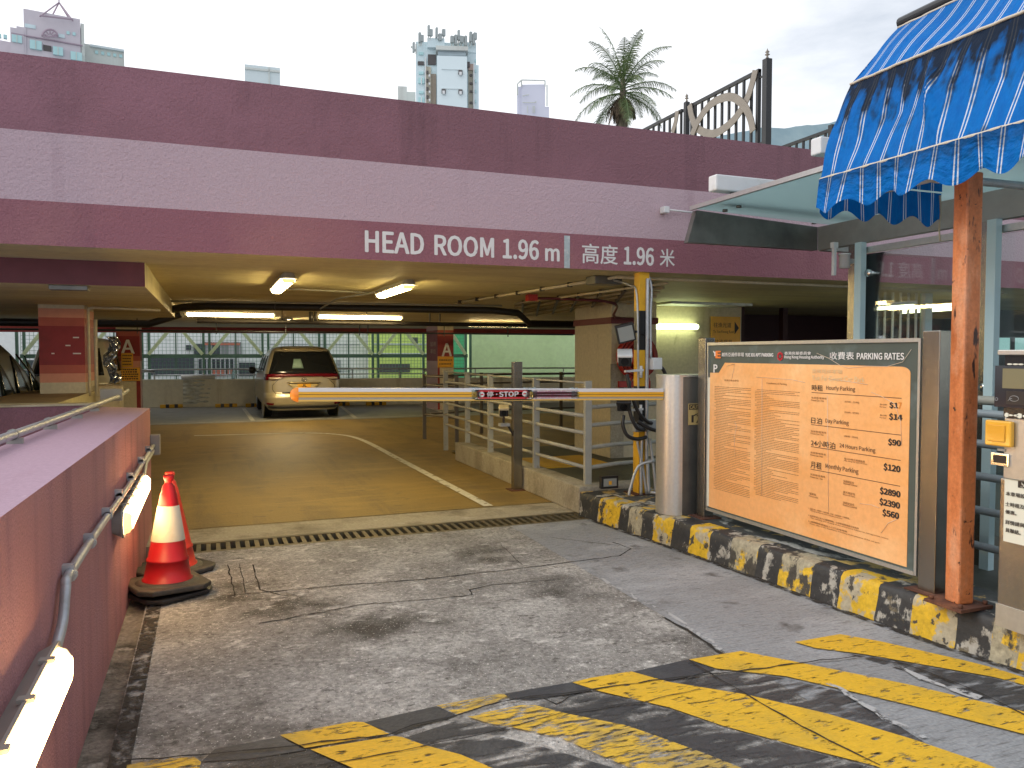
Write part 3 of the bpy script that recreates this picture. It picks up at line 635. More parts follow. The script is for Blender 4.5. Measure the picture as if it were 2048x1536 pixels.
text('1.96', (3.565, 6.3, 2.372), XP, ZP, .31, .16, letw, bl, bold=.012)
text('米', (3.945, 6.3, 2.368), XP, ZP, .16, .165, letw, bl, bold=.012)
o = B(2.955, 3.01, 6.296, 6.2995, 2.312, 2.60).build('expansion_strip', mat('strip_grey', (.45, .52, .54), .8, layers=[((.6, .62, .62), 20, .5, .6, V1)], var=.15, bump=3, bs=40), bl)
# entrance column with painted bands
def banded_column(x0, x1, y0, y1, zb, parent_bands, name, lab, extra=None):
    t = thing(name, lab, 'column', ((x0+x1)/2, (y0+y1)/2, zb[0]))
    mb = MB()
    for i in range(len(zb)-1): 
        v = [(x0,y0,zb[i]),(x1,y0,zb[i]),(x1,y1,zb[i]),(x0,y1,zb[i]),(x0,y0,zb[i+1]),(x1,y0,zb[i+1]),(x1,y1,zb[i+1]),(x0,y1,zb[i+1])]
        mb.add(v, [(0,1,5,4),(1,2,6,5),(2,3,7,6),(3,0,4,7)], i)
    mb.build('shaft', parent_bands, t); return t
zc = [1.08]+[gy(120, y, 10.2).z for y in (765, 747, 730, 652, 635, 617)]+[2.115]
cx0, cx1 = gy(78, 700, 10.2).x, gy(170, 700, 10.2).x
lc = banded_column(cx0, cx1, 10.2, 11.0, zc, [cream, salmon, brickred, maroon, brickred, salmon, cream], 'striped_column', 'square column with red and salmon bands at the left')
mb = MB()
for px, py, ww in ((152, 675, 6), (136, 691, 5), (106, 707, 3), (154, 707, 8)):
    a = gy(px-ww, py+1.2, 10.2); b = gy(px+ww, py-1.2, 10.2); mb.box(a.x, b.x, 10.196, 10.1985, a.z, b.z)
mb.build('scuff_mark', letw, lc)
# lit yellow flank with pipes down the column
cpx = thing('conduit', 'cream pipes running down the right side of the striped column', 'pipe', (cx1+.05, 10.2, 1))
MB().tube(smooth_path([(cx1+.035, 10.25, 1.05), (cx1+.035, 10.25, 2.0), (cx1+.06, 10.25, 2.07), (cx1+.14, 10.25, 2.085), (-.55, 10.25, 2.07)], 5), .016, 8).build('pipe', cream, cpx)
MB().tube([(cx1+.10, 10.3, 1.05), (cx1+.10, 10.3, 1.95)], .02, 8).build('pipe', cream, cpx)
# ledges and parapets left of the drive
lg = thing('parapet', 'brown topped parapet ledge under the striped column', 'wall', (-1.7, 9, 0))
mb = MB(); mb.box(-2.08, -1.33, 8.28, 11.1, 0, 1.09); o = mb.build('ledge', [ceilm, brownled], lg)
for p in o.data.polygons:
    if p.normal.z > .9: p.material_index = 1
pr = thing('parapet', 'dark mauve parapet crossing behind the pink wall', 'wall', (-5, 7.9, 0))
mb = MB(); mb.prism([(-12, 7.0, 0), (-1.0, 8.15, 0), (-1.0, 8.25, 0), (-12, 7.1, 0)], (0, 0, 1.068)); mb.build('wall', mauve, pr)
mb = MB(); mb.prism([(-12, 6.98, 1.069), (-1.0, 8.13, 1.069), (-1.0, 8.29, 1.069), (-12, 7.14, 1.069)], (0, 0, .018)); mb.build('coping', cream, pr)
a, b = gy(182, 772, 10.8), gy(241, 772, 10.8)
pb = thing('concrete_pier', 'short beige concrete pier behind the pink wall', 'pier', ((a.x+b.x)/2, 10.9, 0)); B(a.x, b.x, 10.8, 11.15, 0, a.z).build('pier', cream, pb, bevel=.02)
q = thing('junction_box', 'flat grey box behind the end of the low pink wall', 'junction box', (-.9, 8.6, 1.1)); B(-1.02, -.82, 8.6, 8.66, 1.08, 1.20).build('box', greym, q, bevel=.006)
# ------------------------------------------------------------------ far columns marked A
def acol(pl, pr_, side, lab, Y=20.4, depth=.55):
    x0, x1 = gy(pl, 700, Y).x, gy(pr_, 700, Y).x
    zs = [0, gy(pl, 735, Y).z, gy(pl, 722, Y).z, gy(pl, 712, Y).z, gy(pl, 672, Y).z, gy(pl, 660, Y).z, 2.312]
    t = thing('marked_column', lab, 'column', ((x0+x1)/2, Y+depth/2, 0))
    mb = MB()
    mt = [cream, salmon, brickred, maroon, brickred, cream]
    for i in range(6):
        v = [(x0,Y,zs[i]),(x1,Y,zs[i]),(x1,Y+depth,zs[i]),(x0,Y+depth,zs[i]),(x0,Y,zs[i+1]),(x1,Y,zs[i+1]),(x1,Y+depth,zs[i+1]),(x0,Y+depth,zs[i+1])]
        mb.add(v, [(0,1,5,4)], i); mb.add(v, [(1,2,6,5),(2,3,7,6),(3,0,4,7)], 6 if i not in (2, 3, 4) else 7)
    mb.build('shaft', mt+[pink, rose], t)
    for xa in ((x1-.09, x1-.002) if side else (x0+.002, x0+.06),): B(xa[0], xa[1], Y-.006, Y-.001, .02, zs[1]).build('edge_strip', maroon, t)
    return t, x0, x1, Y
t, x0, x1, Y = acol(232, 280, True, 'far column marked with a cream letter A, left of the gold car')
a, b = gy(243, 707, Y), gy(268, 680, Y); text('A', a-Vector((0, .004, 0)), XP, ZP, b.x-a.x, b.z-a.z, letw, t, 'letter', .008)
def notice(p0, p1, Y, lab, lines, name='notice_sign', parent_rows=4, txt=None, m=signy):
    a, b = gy(p0[0], p0[1], Y), gy(p1[0], p1[1], Y); x0, x1 = sorted((a.x, b.x)); z0, z1 = sorted((a.z, b.z))
    t = thing(name, lab, 'sign', ((x0+x1)/2, Y, z0)); B(x0, x1, Y-.012, Y, z0, z1).build('plate', m, t)
    mb = MB(); rnd = random.Random(lab)
    if lines:
        for i in range(lines):
            z = z1-(z1-z0)*(i+.9)/(lines+.8); x = x0+(x1-x0)*.1
            while x < x1-(x1-x0)*.15:
                wd = (x1-x0)*rnd.uniform(.05, .1); mb.box(x, x+wd, Y-.015, Y-.0125, z-(z1-z0)*.05, z+(z1-z0)*.05); x += wd*1.35
        mb.build('print', ink, t)
    return t, x0, x1, z0, z1
notice((243, 734), (266, 706), 20.37, 'small yellow notice under the letter A on the left far column', 4)
notice((236, 762), (280, 735), 20.36, 'wide yellow notice on the left far column', 5)
t, x0, x1, Y = acol(875, 907, False, 'far column marked with a cream letter A, behind the barrier', depth=1.15)
a, b = gy(884, 712, Y), gy(903, 687, Y); text('A', a-Vector((0, .004, 0)), XP, ZP, b.x-a.x, b.z-a.z, letw, t, 'letter', .008)
a = gx(859, 703, x0); b = gx(871, 686, x0)
join_text([text('留用', (x0, a.y-.1, a.z+.14), (0, -1, 0), ZP, .55, .13, letp, t), text('車位', (x0, a.y-.1, a.z-.06), (0, -1, 0), ZP, .55, .13, letp, t)], 'lettering')
t2, *_ = notice((875, 735), (907, 713), 20.37, 'yellow notice on the far column behind the barrier', 2)
# ------------------------------------------------------------------ big column, cream wall, dark recess
bc = thing('square_column', 'big stained cream column carrying the red hose reel', 'column', (5.8, 10.4, 0))
mb = MB(); mb.box(5.40, 6.15, 9.9, 11.1, 0, 1.98); mb.box(5.40, 6.15, 9.9, 11.1, 2.075, 2.31); mb.build('shaft', cream, bc)
B(5.38, 6.17, 9.88, 11.12, 1.981, 2.074).build('cap_band', mat('cap_maroon', (.15, .03, .035), .6), bc)
B(5.385, 5.60, 9.885, 9.899, .0, 1.40).build('patch', conc, bc)
cw = thing('rear_wall', 'cream wall with green tinted light behind the kerb island', 'wall', (7, 10.3, 0)); B(6.15, 7.98, 10.3, 10.5, 0, 2.31).build('wall', cream, cw)
dw = thing('recess_wall', 'maroon walls of the unlit recess at the right, its shade put into their colour', 'wall', (10, 12, 0))
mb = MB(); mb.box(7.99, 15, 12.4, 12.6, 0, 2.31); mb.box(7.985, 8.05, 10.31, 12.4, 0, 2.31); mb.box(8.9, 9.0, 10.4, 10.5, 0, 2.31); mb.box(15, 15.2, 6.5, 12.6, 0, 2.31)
mb.build('wall', mat('recess_shade_maroon', (.035, .010, .013), .7, var=.1), dw)  # shade of the unlit recess put into this near-black maroon
dg_ = thing('duct', 'dark grey metal duct under the ceiling above the greenish tube light', 'duct', (7, 9.6, 2.1))
MB().prism([gy(1342, 607, 9.7), gy(1358, 576, 9.7), gy(1505, 572, 9.7), gy(1505, 612, 9.7)], (0, .5, 0)).build('casing', galv, dg_)
t, x0, x1, z0, z1 = notice((1421, 697), (1480, 634), 10.26, 'orange yellow direction sign with black arrow on the cream wall', 0, name='direction_sign')
wd = x1-x0; hh = z1-z0
join_text([text('往漁光道', (x0+wd*.08, 10.247, z0+hh*.66), XP, ZP, wd*.6, hh*.15, ink, t), text('To Yue Kwong Road', (x0+wd*.07, 10.247, z0+hh*.46), XP, ZP, wd*.70, hh*.11, ink, t), text('往漁暉苑', (x0+wd*.12, 10.247, z0+hh*.12), XP, ZP, wd*.6, hh*.16, ink, t)], 'lettering')
MB().prism([(x0+wd*.80, 10.2475, z0+hh*.45), (x0+wd*.80, 10.2475, z0+hh*.85), (x0+wd*.95, 10.2475, z0+hh*.65)], (0, -.002, 0)).build('arrow', ink, t)
# ------------------------------------------------------------------ ceiling services
def pipes(lab, items, m, name='ceiling_pipe', hang=None):
    P0 = Vector(items[0][0][0]); t = thing(name, lab, 'pipe', P0)
    for pts, r in items: MB().tube(pts, r, 8).build('pipe', m, t)
    if hang:
        for x, y, z in hang: MB().box(x-.008, x+.008, y-.02, y+.02, z, 2.311).build('hanger', pipeblk, t)
    return t
pipes('thick black pipe under the ceiling across the garage entrance', [([(-.52, 12.3, 2.19), (-.35, 12.2, 2.22), (0, 12.0, 2.235), (4.2, 11.6, 2.235), (4.6, 11.55, 2.20), (4.95, 11.9, 2.05), (6.5, 11.9, 2.05)], .055)], pipeblk, hang=[(x, 11.9-.05*x, 2.2) for x in (.9, 2.0, 3.1)])
pipes('thin pale pipe just above the thick black ceiling pipe', [([(-.5, 11.85, 2.28), (4.2, 11.2, 2.285)], .014)], rail_m)
pipes('black drain pipe across the garage at the tube lights', [([(-.2, 14.3, 2.11), (3.6, 14.3, 2.11), (5.2, 14.3, 2.11), (9, 14.3, 2.11)], .04), ([(1.70, 14.3, 2.11), (1.70, 14.3, 2.30)], .04), ([(1.78, 14.3, 2.11), (1.78, 14.3, 2.30)], .03)], pipeblk, hang=[(x, 14.3, 2.1) for x in (.1, 1.2, 2.7, 3.9, 4.1)])
pipes('thin dark sprinkler pipe in front of the rear beam', [([(-9, 18.6, 2.05), (9, 18.6, 2.05)], .022)], pipeblk, hang=[(x-.06, 18.6, 1.98) for x in (-5, -1.4, .2, 1.7, 3.4, 3.6, 5.5, 7.2)])
pipes('black pipe behind the striped column', [([(-9, 13.6, 2.02), (-.9, 13.6, 2.02), (-.4, 13.3, 2.18)], .06)], pipeblk)
cdn = pipes('cream conduit running from the barrier pole across the ceiling', [([(3.66, 6.6, 2.285), (3.35, 10.9, 2.285)], .016), ([(3.66, 6.6, 2.285), (9, 6.62, 2.285)], .016)], cream, 'conduit')
for k in range(7): B(3.63-.052*k, 3.68-.052*k, 6.9+.62*k, 6.93+.62*k, 2.262, 2.311).build('pipe_clip', pipeblk, cdn)
its = []
for k in range(5):
    a, b = gz(1335-8*k, 566+9*k, 2.27), gz(1030, 607+7*k, 2.27); its.append(([a, a.lerp(b, .5), b], .014+.004*(k % 2)))
cds = pipes('bundle of cream conduits slanting across the ceiling right of centre', its, cream, 'conduit')
for k in range(7):
    s = (k+.5)/7; a = its[0][0][0].lerp(its[0][0][2], s); b = its[-1][0][0].lerp(its[-1][0][2], s); MB().bar(a+Vector((0,0,.0)), b, .03, .05).build('pipe_clip', pipeblk, cds)
rp = pipes('maroon sprinkler pipe dropping towards the hose reel', [(smooth_path([gz(1060, 597, 2.25), gz(1065, 597, 2.25), gz(1130, 598, 2.25), (4.9, 8.9, 2.2), (5.35, 9.7, 2.06), (6.0, 9.7, 2.05)], 4), .018)], mat('maroon_pipe', (.12, .02, .025), .45), 'sprinkler_pipe')
q = gz(1063, 597, 2.25); B(q.x-.06, q.x+.06, q.y-.06, q.y+.06, 2.22, 2.30).build('junction', redm, rp)
pipes('thin conduit feeding the ceiling lamps', [([(.75, 9.2, 2.29), (1.85, 9.45, 2.29)], .009), ([(1.87, 9.3, 2.29), (1.55, 10.2, 2.26), (1.5, 11.5, 2.20)], .012)], rail_m, 'conduit')
ob = thing('ceiling_box', 'dark box fixed under the ceiling beside the striped pole', 'box', (3.6, 6.8, 2.2)); B(3.50, 3.80, 6.75, 6.95, 2.23, 2.31).build('box', dsteel, ob, bevel=.006)
ob = thing('ceiling_vent', 'small grey fitting under the drop beam at the left', 'fitting', (-1.5, 8.3, 2.07)); a = gz(97, 574, 2.09); B(a.x, a.x+.28, a.y, a.y+.12, 2.07, 2.11).build('box', dsteel, ob, bevel=.004)
# ================================================================== REAR: rail, mesh truss, far facades
rl = thing('guard_rail', 'grey pipe guard rail on top of the rear parapet', 'railing', (0, yb(0), .8))
def bk(x, dy=0, z=0): return Vector((x, yb(x)+dy, z))
for xa, xb in ((-9, -1.9), (-1.5, 6.1), (6.4, 12)):
    mb = MB(); mb.tube(smooth_path([bk(xa, .1, .80), bk(xa, .1, 1.0), bk(xa+.12, .1, 1.08), bk(xb-.12, .1, 1.08), bk(xb, .1, 1.0), bk(xb, .1, .80)], 3), .025, 8)
    mb.tube([bk(xa, .1, .93), bk(xb, .1, .93)], .016, 6); x = xa+1.3
    while x < xb: mb.tube([bk(x, .1, .8), bk(x, .1, 1.08)], .018, 6); x += 1.4
    mb.build('rail', galv, rl)
tr = thing('mesh_screen', 'green steel truss screen with wire mesh behind the parking bays', 'screen', (2, 26, 0))
vx = [gy(p, 700, 26.0).x for p in (40, 165, 290, 412, 530, 643, 750, 851, 935)]
mb = MB()
for x in vx:
    for d in (-.11, .07): mb.box(x+d, x+d+.07, 25.95, 26.05, -.4, 3.2)
zr = gy(500, 712, 26).z; mb.box(vx[0], vx[-1], 25.96, 26.04, zr-.06, zr+.06); mb.box(vx[0], vx[-1], 25.96, 26.04, 2.65, 2.75)
for a, b in zip(vx, vx[1:]): mb.box((a+b)/2-.02, (a+b)/2+.02, 26.0, 26.03, -.4, 3.2)
mb.build('frame', gmesh, tr)
for a, b in zip(vx, vx[1:]):
    m_ = (a+b)/2; MB().bar((a+.1, 25.9, zr+.05), (m_-.03, 25.9, 2.45), .10, .06, up=YP).build('brace', gdiag, tr); MB().bar((b-.1, 25.9, zr+.05), (m_+.03, 25.9, 2.45), .10, .06, up=YP).build('brace', gdiag, tr)
mb = MB(); x = vx[0]
while x < vx[-1]: mb.box(x, x+.010, 26.08, 26.09, .1, 3); x += .11
z = .2
while z < 2.9: mb.box(vx[0], vx[-1], 26.09, 26.10, z, z+.010); z += .11
mb.build('mesh', mat('wire_green', (.14, .30, .20), .5), tr)
def fpanel(mb, p0, p1, Y, m, d=.3): a, b = gy(*p0, Y), gy(*p1, Y); mb.box(a.x, b.x, Y, Y+d, a.z, b.z, m)
fa = thing('rear_building', 'pale building with shuttered shops seen through the green mesh', 'building', (0, 34, -2))
B(-14, 12.4, 34, 40, -.4, 6).build('wall', farwhite, fa)
def fpart(p0, p1, Y, d, name, m, par): mb = MB(); fpanel(mb, p0, p1, Y, 0, d); return mb.build(name, m, par)
shopdark = mat('shop_dark', (.05, .06, .07), .5); fred = mat('faded_red', (.55, .16, .10), .6)
for p0, p1 in (((300, 750), (388, 716)), ((396, 750), (470, 718)), ((40, 750), (150, 720)), ((478, 752), (510, 725))): fpart(p0, p1, 33.9, .09, 'shutter', shopdark, fa)
for p0, p1 in (((388, 712), (410, 688)), ((425, 712), (440, 690)), ((372, 700), (382, 690))): fpart(p0, p1, 33.87, .12, 'window', shopdark, fa)
fpart((408, 712), (482, 684), 33.88, .08, 'upper_window', mat('grey_shutter', (.22, .23, .23), .5, layers=[((.4, .4, .4), 1, .5, .55, (8, 1, .1))]), fa)
for p0, p1 in (((420, 752), (452, 737)), ((455, 750), (465, 740)), ((408, 690), (480, 686))): fpart(p0, p1, 33.85, .02, 'red_sign', fred, fa)
mb = MB()
for k in range(10): fpanel(mb, (395+9*k, 752), (397+9*k, 718), 33.8, 0, .03)
fpanel(mb, (560, 745), (700, 742), 33.8, 0, .03); fpanel(mb, (540, 690), (720, 688), 33.8, 0, .03); fpanel(mb, (672, 720), (682, 745), 33.8, 0, .03)
mb.build('grille', galv, fa)
lw = thing('lime_building', 'yellow green rendered building seen through the mesh', 'building', (16, 33, -2))
a, b = gy(742, 700, 33), gy(905, 700, 33); B(a.x, b.x, 33, 33.6, -.4, 6).build('wall', limewall, lw)
fpart((825, 690), (836, 675), 32.95, .05, 'window', bdd, lw); fpart((760, 745), (820, 728), 32.95, .05, 'shutter', bdd, lw)
mb = MB(); fpanel(mb, (745, 690), (860, 687), 32.92, 0, .05); fpanel(mb, (745, 708), (860, 706), 32.92, 0, .05); mb.build('cornice', bd4, lw)
gw = thing('green_wall', 'plain pale green wall beyond the rear parapet right of the mesh', 'wall', (12, 29, 0)); a, b = gy(941, 700, 28), gy(1300, 700, 28); B(a.x, b.x+6, 28, 28.4, -.4, 6).build('wall', greenwall, gw)
gs = thing('green_strip_wall', 'bright green painted wall strip at the end of the mesh', 'wall', (11, 30, 0)); a, b = gy(903, 700, 30), gy(945, 700, 30); B(a.x, b.x, 30, 30.3, -.4, 6).build('wall', mat('bright_green', (.10, .50, .28), .6), gs)
# wheel stops, wrapped sheet, bottle
for px in (343, 453, 515, 690, 770):
    a = gz(px, 816); t = thing('wheel_stop', {343: 'black and yellow wheel stop left of the wrapped sheet', 453: 'black and yellow wheel stop under the right edge of the wrapped sheet', 515: 'wheel stop half hidden by the gold car', 690: 'wheel stop just right of the gold car', 770: 'black and yellow wheel stop farthest right along the rear wall'}[px], 'wheel stop', (a.x, yb(a.x)-.3, 0), group='wheel stops along the rear wall')
    yy = yb(a.x)-.35
    B(a.x-.3, a.x+.3, yy, yy+.12, 0, .10).build('bar', yell, t, bevel=.02)
    for d in (-.15, .08): B(a.x+d, a.x+d+.09, yy-.003, yy+.123, .005, .103).build('band', blackm, t)
a, b = gy(365, 750, 23.9), gy(428, 812, 23.9)
ws = thing('wrapped_sheet', 'clear plastic sheet draped over the rear parapet', 'sheet', ((a.x+b.x)/2, 24.1, .1)); yy = yb(a.x)
def wsf(u, v):
    x = a.x+(b.x-a.x)*u; z = .86-v*.78; y = yy-.09+.03*math.sin(v*40)+.02*math.sin(u*17+v*5)+(.2*max(0, .12-v)/.12)
    return Vector((x, y, z+(.03*math.sin(u*6) if v < .05 else 0)))
MB().grid(wsf, 14, 40).build('sheet', mat('milky_plastic', (.72, .74, .70), .3, layers=[((.55, .56, .5), 5, .5, .7, (1,1,4))], transp=(4, .42, .95, (1,1,3))), ws)
MB().tube([Vector((a.x-.05, yy-.02, .86)), Vector((b.x+.05, yy-.02, .86))], .07, 10).build('roll', whitem, ws)
q = gy(466, 750, 24.3); bt = thing('bottle', 'clear plastic bottle standing on the rear parapet', 'bottle', (q.x, yb(q.x)+.05, .8))
MB().lathe([(.0, 0), (.04, 0), (.042, .2), (.015, .27), (.015, .30), (0, .30)], (q.x, yb(q.x)+.05, .8), 14).build('body', glass('bottle_plastic', (.8, .9, .92), vis=.3), bt); MB().lathe([(0, .3), (.018, .3), (.018, .325), (0, .325)], (q.x, yb(q.x)+.05, .8), 12).build('cap', whitem, bt)
# ================================================================== VEHICLES: a body stacked from rounded plan outlines
class Body:
    """levels: (z, half width, rear y, front y); the plan outline at each level is a rounded rectangle"""
    def __init__(s, cx, cy, rz, lv, rx=.22, ry=.30): s.c = Vector((cx, cy, 0)); s.rot = Matrix.Rotation(rz, 3, 'Z'); s.lv = lv; s.rx, s.ry = rx, ry
    def at(s, z):
        L = s.lv
        if z <= L[0][0]: return L[0][1:]
        for a, b in zip(L, L[1:]):
            if a[0] <= z <= b[0]:
                t = (z-a[0])/(b[0]-a[0]+1e-9); return tuple(a[i]+(b[i]-a[i])*t for i in (1, 2, 3))
        return L[-1][1:]
    def P(s, x, y, z): return s.c+s.rot@Vector((x, y, 0))+Vector((0, 0, z))
    def rear(s, x, z, o=0.):
        w, r, f = s.at(z); rx = min(s.rx, w*.8); ax = abs(x); bow = .05*(x/w)**2
        y = r+bow
        if ax > w-rx: k = min(1, (ax-(w-rx))/rx); y += s.ry*(1-math.sqrt(max(0, 1-k*k)))
        return s.P(x, y-o, z)
    def front(s, x, z, o=0.):
        w, r, f = s.at(z); rx = min(s.rx, w*.8); ax = abs(x); y = f-.05*(x/w)**2
        if ax > w-rx: k = min(1, (ax-(w-rx))/rx); y -= s.ry*(1-math.sqrt(max(0, 1-k*k)))
        return s.P(x, y+o, z)
    def side(s, sg, y, z, o=0.):
        w, r, f = s.at(z); return s.P(sg*(w+o), y, z)
    def ring(s, z, n=10):
        w, r, f = s.at(z); P = []
        for i in range(n*2+1): P.append((-w+2*w*i/(n*2)))
        xs = [w*math.sin(math.pi/2*(-1+2*i/(n*2))) for i in range(n*2+1)]
        a = [s.rear(x, z) for x in xs]; b = [s.front(x, z) for x in reversed(xs)]
        k = 8; pr = [a[-1].lerp(b[0], (i+1)/k) for i in range(k-1)]; pl = [b[-1].lerp(a[0], (i+1)/k) for i in range(k-1)]
        return a+pr+b+pl
    def body(s, m, par, name='body', step=.04):
        zs = []; z = s.lv[0][0]
        while z < s.lv[-1][0]: zs.append(z); z += step
        zs += [l[0] for l in s.lv]; zs = sorted(set(round(q, 4) for q in zs)); R_ = [s.ring(q) for q in zs]; n = len(R_[0])
        f = [(i*n+j, i*n+(j+1) % n, (i+1)*n+(j+1) % n, (i+1)*n+j) for i in range(len(zs)-1) for j in range(n)]
        mb = MB(); mb.add([p for r in R_ for p in r], f, 0, sm=True); k = len(zs)-1
        mb.add(R_[-1], [tuple(range(n))], 0); mb.add(R_[0], [tuple(range(n))[::-1]], 0)
        return mb.build(name, m, par)
    def patch(s, kind, fx, z0, z1, m, par, name, o=.012, nu=20, nv=8, sg=1):
        """fx(v) gives the two ends at height fraction v"""
        def fn(u, v):
            z = z0+(z1-z0)*v; a, b = fx(v); x = a+(b-a)*u
            return {'rear': s.rear, 'front': s.front}[kind](x, z, o) if kind != 'side' else s.side(sg, x, z, o)
        return MB().grid(fn, nu, nv, 0, flip=(kind == 'front' or (kind == 'side' and sg < 0))).build(name, m, par, solid=.012)
    def wheel(s, sg, y, r, par, wd=.2, rim=True):
        w = s.at(.4)[0]; c = s.P(sg*(w-wd/2-.01), y, r); ax = s.rot@Vector((1, 0, 0)); mb = MB()
        mb.tube([c-ax*wd/2, c-ax*(wd/2-.03), c+ax*(wd/2-.03), c+ax*wd/2], r, 24, rs=[r-.03, r, r, r-.03]); t = mb.build('wheel', tyre, par)
        if rim: MB().tube([c+ax*sg*(wd/2-.01), c+ax*sg*(wd/2+.006)], r*.62, 16).build('rim', galv, t)
# ---- gold people carrier
cxm, ry = (1.19+2.97)/2, 18.95
car = thing('parked_car', 'gold people carrier parked rear first towards the camera, plate JL 1824', 'car', (cxm, ry+2.3, 0))
lv = [(.20,.78,.10,4.60),(.27,.84,.03,4.66),(.36,.885,-.02,4.68),(.50,.90,-.03,4.68),(.58,.90,.0,4.66),(.62,.895,.04,4.60),(.80,.90,.045,4.35),(.95,.895,.05,4.05),(1.05,.88,.06,3.75),(1.12,.865,.09,3.45),(1.25,.83,.17,3.15),(1.40,.785,.27,2.85),(1.55,.725,.37,2.5),(1.64,.675,.42,2.25),(1.69,.60,.50,2.1),(1.72,.48,.65,1.9),(1.735,.30,.9,1.6)]
bd = Body(cxm, ry, 0, lv, .20, .26); bd.body(gold, car)
def win(v): h = .80-.17*v; return (-h, h)
rw = bd.patch('rear', win, 1.06, 1.60, dglass, car, 'rear_window', .010, 24, 10)
bd.patch('rear', lambda v: (-.26+.05*v, .0-.05*v), 1.20, 1.42, mat('painted_reflection', (.16, .24, .20), .4), rw, 'reflection', .024, 4, 3)  # reflection painted as a greenish patch on the dark rear window
bd.patch('rear', lambda v: (-.87, .87), 1.0, 1.065, tail, car, 'light_bar', .014, 30, 2)
for sg in (-1, 1):
    bd.patch('rear', lambda v, sg=sg: tuple(sorted((sg*(.66-.24*v), sg*.89))), .92, 1.0, tail, car, 'tail_light', .016, 10, 4)
    bd.patch('rear', lambda v, sg=sg: tuple(sorted((sg*(.60-.12*v), sg*.80))), .935, .985, clear_l, car, 'reversing_light', .028, 10, 2)
    bd.patch('rear', lambda v, sg=sg: tuple(sorted((sg*.70, sg*.86))), .335, .385, tail, car, 'reflector', .03, 6, 2)
    bd.wheel(sg, .95, .32, car); bd.wheel(sg, 3.75, .32, car)
    for ya, yb_ in ((.75, 1.6), (1.68, 2.45), (2.52, 3.05)): bd.patch('side', lambda v, a=ya, b=yb_: (a+.12*v, b-.18*v), 1.12, 1.50, dglass, car, 'side_window', .008, 4, 5, sg)
    c = bd.P(sg*1.02, 3.15, 1.10); MB().lathe([(0,-.10),(.07,-.08),(.10,0),(.08,.08),(0,.10)], c, 14).build('mirror', blackm, car)
    MB().tube([bd.P(sg*.86, 3.15, 1.06), c], .02, 6).build('mirror_arm', blackm, car)
    c = bd.side(sg, .95, .36, -.01); mb = MB(); mb.tube([c, c+Vector((sg*.022, 0, 0))], .40, 24); mb.build('wheel_arch', gold, car)
bd.patch('rear', lambda v: (-.36-.05*math.sin(v*3.1), .36+.05*math.sin(v*3.1)), .845, .875, gold2, car, 'handle_bar', .035, 12, 2)
bd.patch('rear', lambda v: (-.18-.20*v, .18+.20*v), .66, .83, mat('recess_gold', (.55, .42, .18), .3, coat=1), car, 'plate_recess', .010, 12, 4)
bd.patch('rear', lambda v: (-.34, .34), .828, .842, blackm, car, 'handle_gap', .022, 12, 1)
p = bd.rear(0, .77, .03); pt = MB().box(cxm-.155, cxm+.155, p.y-.012, p.y, .655, .83).build('number_plate', signy, car)
join_text([text('JL', (cxm-.055, p.y-.012, .755), XP, ZP, .11, .062, ink, pt, bold=.02), text('1824', (cxm-.11, p.y-.012, .672), XP, ZP, .22, .062, ink, pt, bold=.02)], 'plate_lettering')
em = MB(); ec = bd.rear(0, .93, .03)
def ell(rx, rz_, dz=0): return [ec+Vector((rx*math.cos(t*.3927), 0, dz+rz_*math.sin(t*.3927))) for t in range(16)]
em.tube(ell(.06, .042), .007, 6, closed=True); em.tube(ell(.024, .038), .006, 6, closed=True); em.tube(ell(.04, .016, .018), .006, 6, closed=True); em.build('emblem', chrome, car)
bd.patch('rear', lambda v: (-.5, -.32), .62, .64, blackm, car, 'badge', .012, 4, 1)
bd.patch('rear', lambda v: (-.82, .82), .245, .30, blackm, car, 'lower_valance', .03, 16, 2)
for pts in ([(-.60,.92),(-.72,.80),(-.72,.70),(-.66,.615),(-.5,.59),(.5,.59),(.66,.615),(.72,.70),(.72,.80),(.60,.92)],): MB().tube([bd.rear(x, z, .004) for x, z in smooth_path_2(pts)] if False else [bd.rear(x, z, .002) for x, z in pts], .006, 5).build('tailgate_seam', blackm, car)
bd.patch('rear', lambda v: (-.5, .5), 1.645, 1.675, gold2, car, 'roof_spoiler', .05, 12, 2)
# ---- pale van behind the striped column
vx0, vx1 = gy(42, 700, 17.6).x, gy(214, 700, 17.6).x; vc = (vx0+vx1)/2
van = thing('parked_van', 'pale van with dark windows parked behind the striped column', 'van', (vc, 19.8, 0)); hw = (vx1-vx0)/2
lv = [(.25,hw*.92,.12,4.4),(.40,hw,.0,4.5),(.70,hw,-.02,4.5),(.95,hw,.08,4.5),(1.05,hw*.98,.25,4.5),(1.30,hw*.94,.42,4.5),(1.60,hw*.86,.62,4.45),(1.80,hw*.76,.80,4.4),(1.88,hw*.6,1.0,4.2),(1.91,hw*.4,1.3,3.9)]
vb = Body(vc, 17.6, 0, lv, .28, .3); vb.body(vanw, van)
vb.patch('rear', lambda v: (-hw*.86+.12*v, hw*.86-.12*v), 1.10, 1.66, dglass, van, 'windscreen')
for sg in (-1, 1):
    hl = vb.patch('rear', lambda v, sg=sg: tuple(sorted((sg*(hw*.62), sg*hw*.93))), .68, .92, chrome, van, 'headlight', .02, 8, 4); vb.wheel(sg, 1.0, .34, van)
    for ya, yc in ((1.2, 2.2), (2.3, 3.4)): vb.patch('side', lambda v, a=ya, b=yc: (a, b), 1.15, 1.6, dglass, van, 'side_window', .008, 4, 4, sg)
mb = MB()
for k in range(4): 
    z = .62+k*.07; a, b = vb.rear(-hw*.5, z, .03), vb.rear(hw*.5, z, .03); mb.bar(a, b, .03, .035)
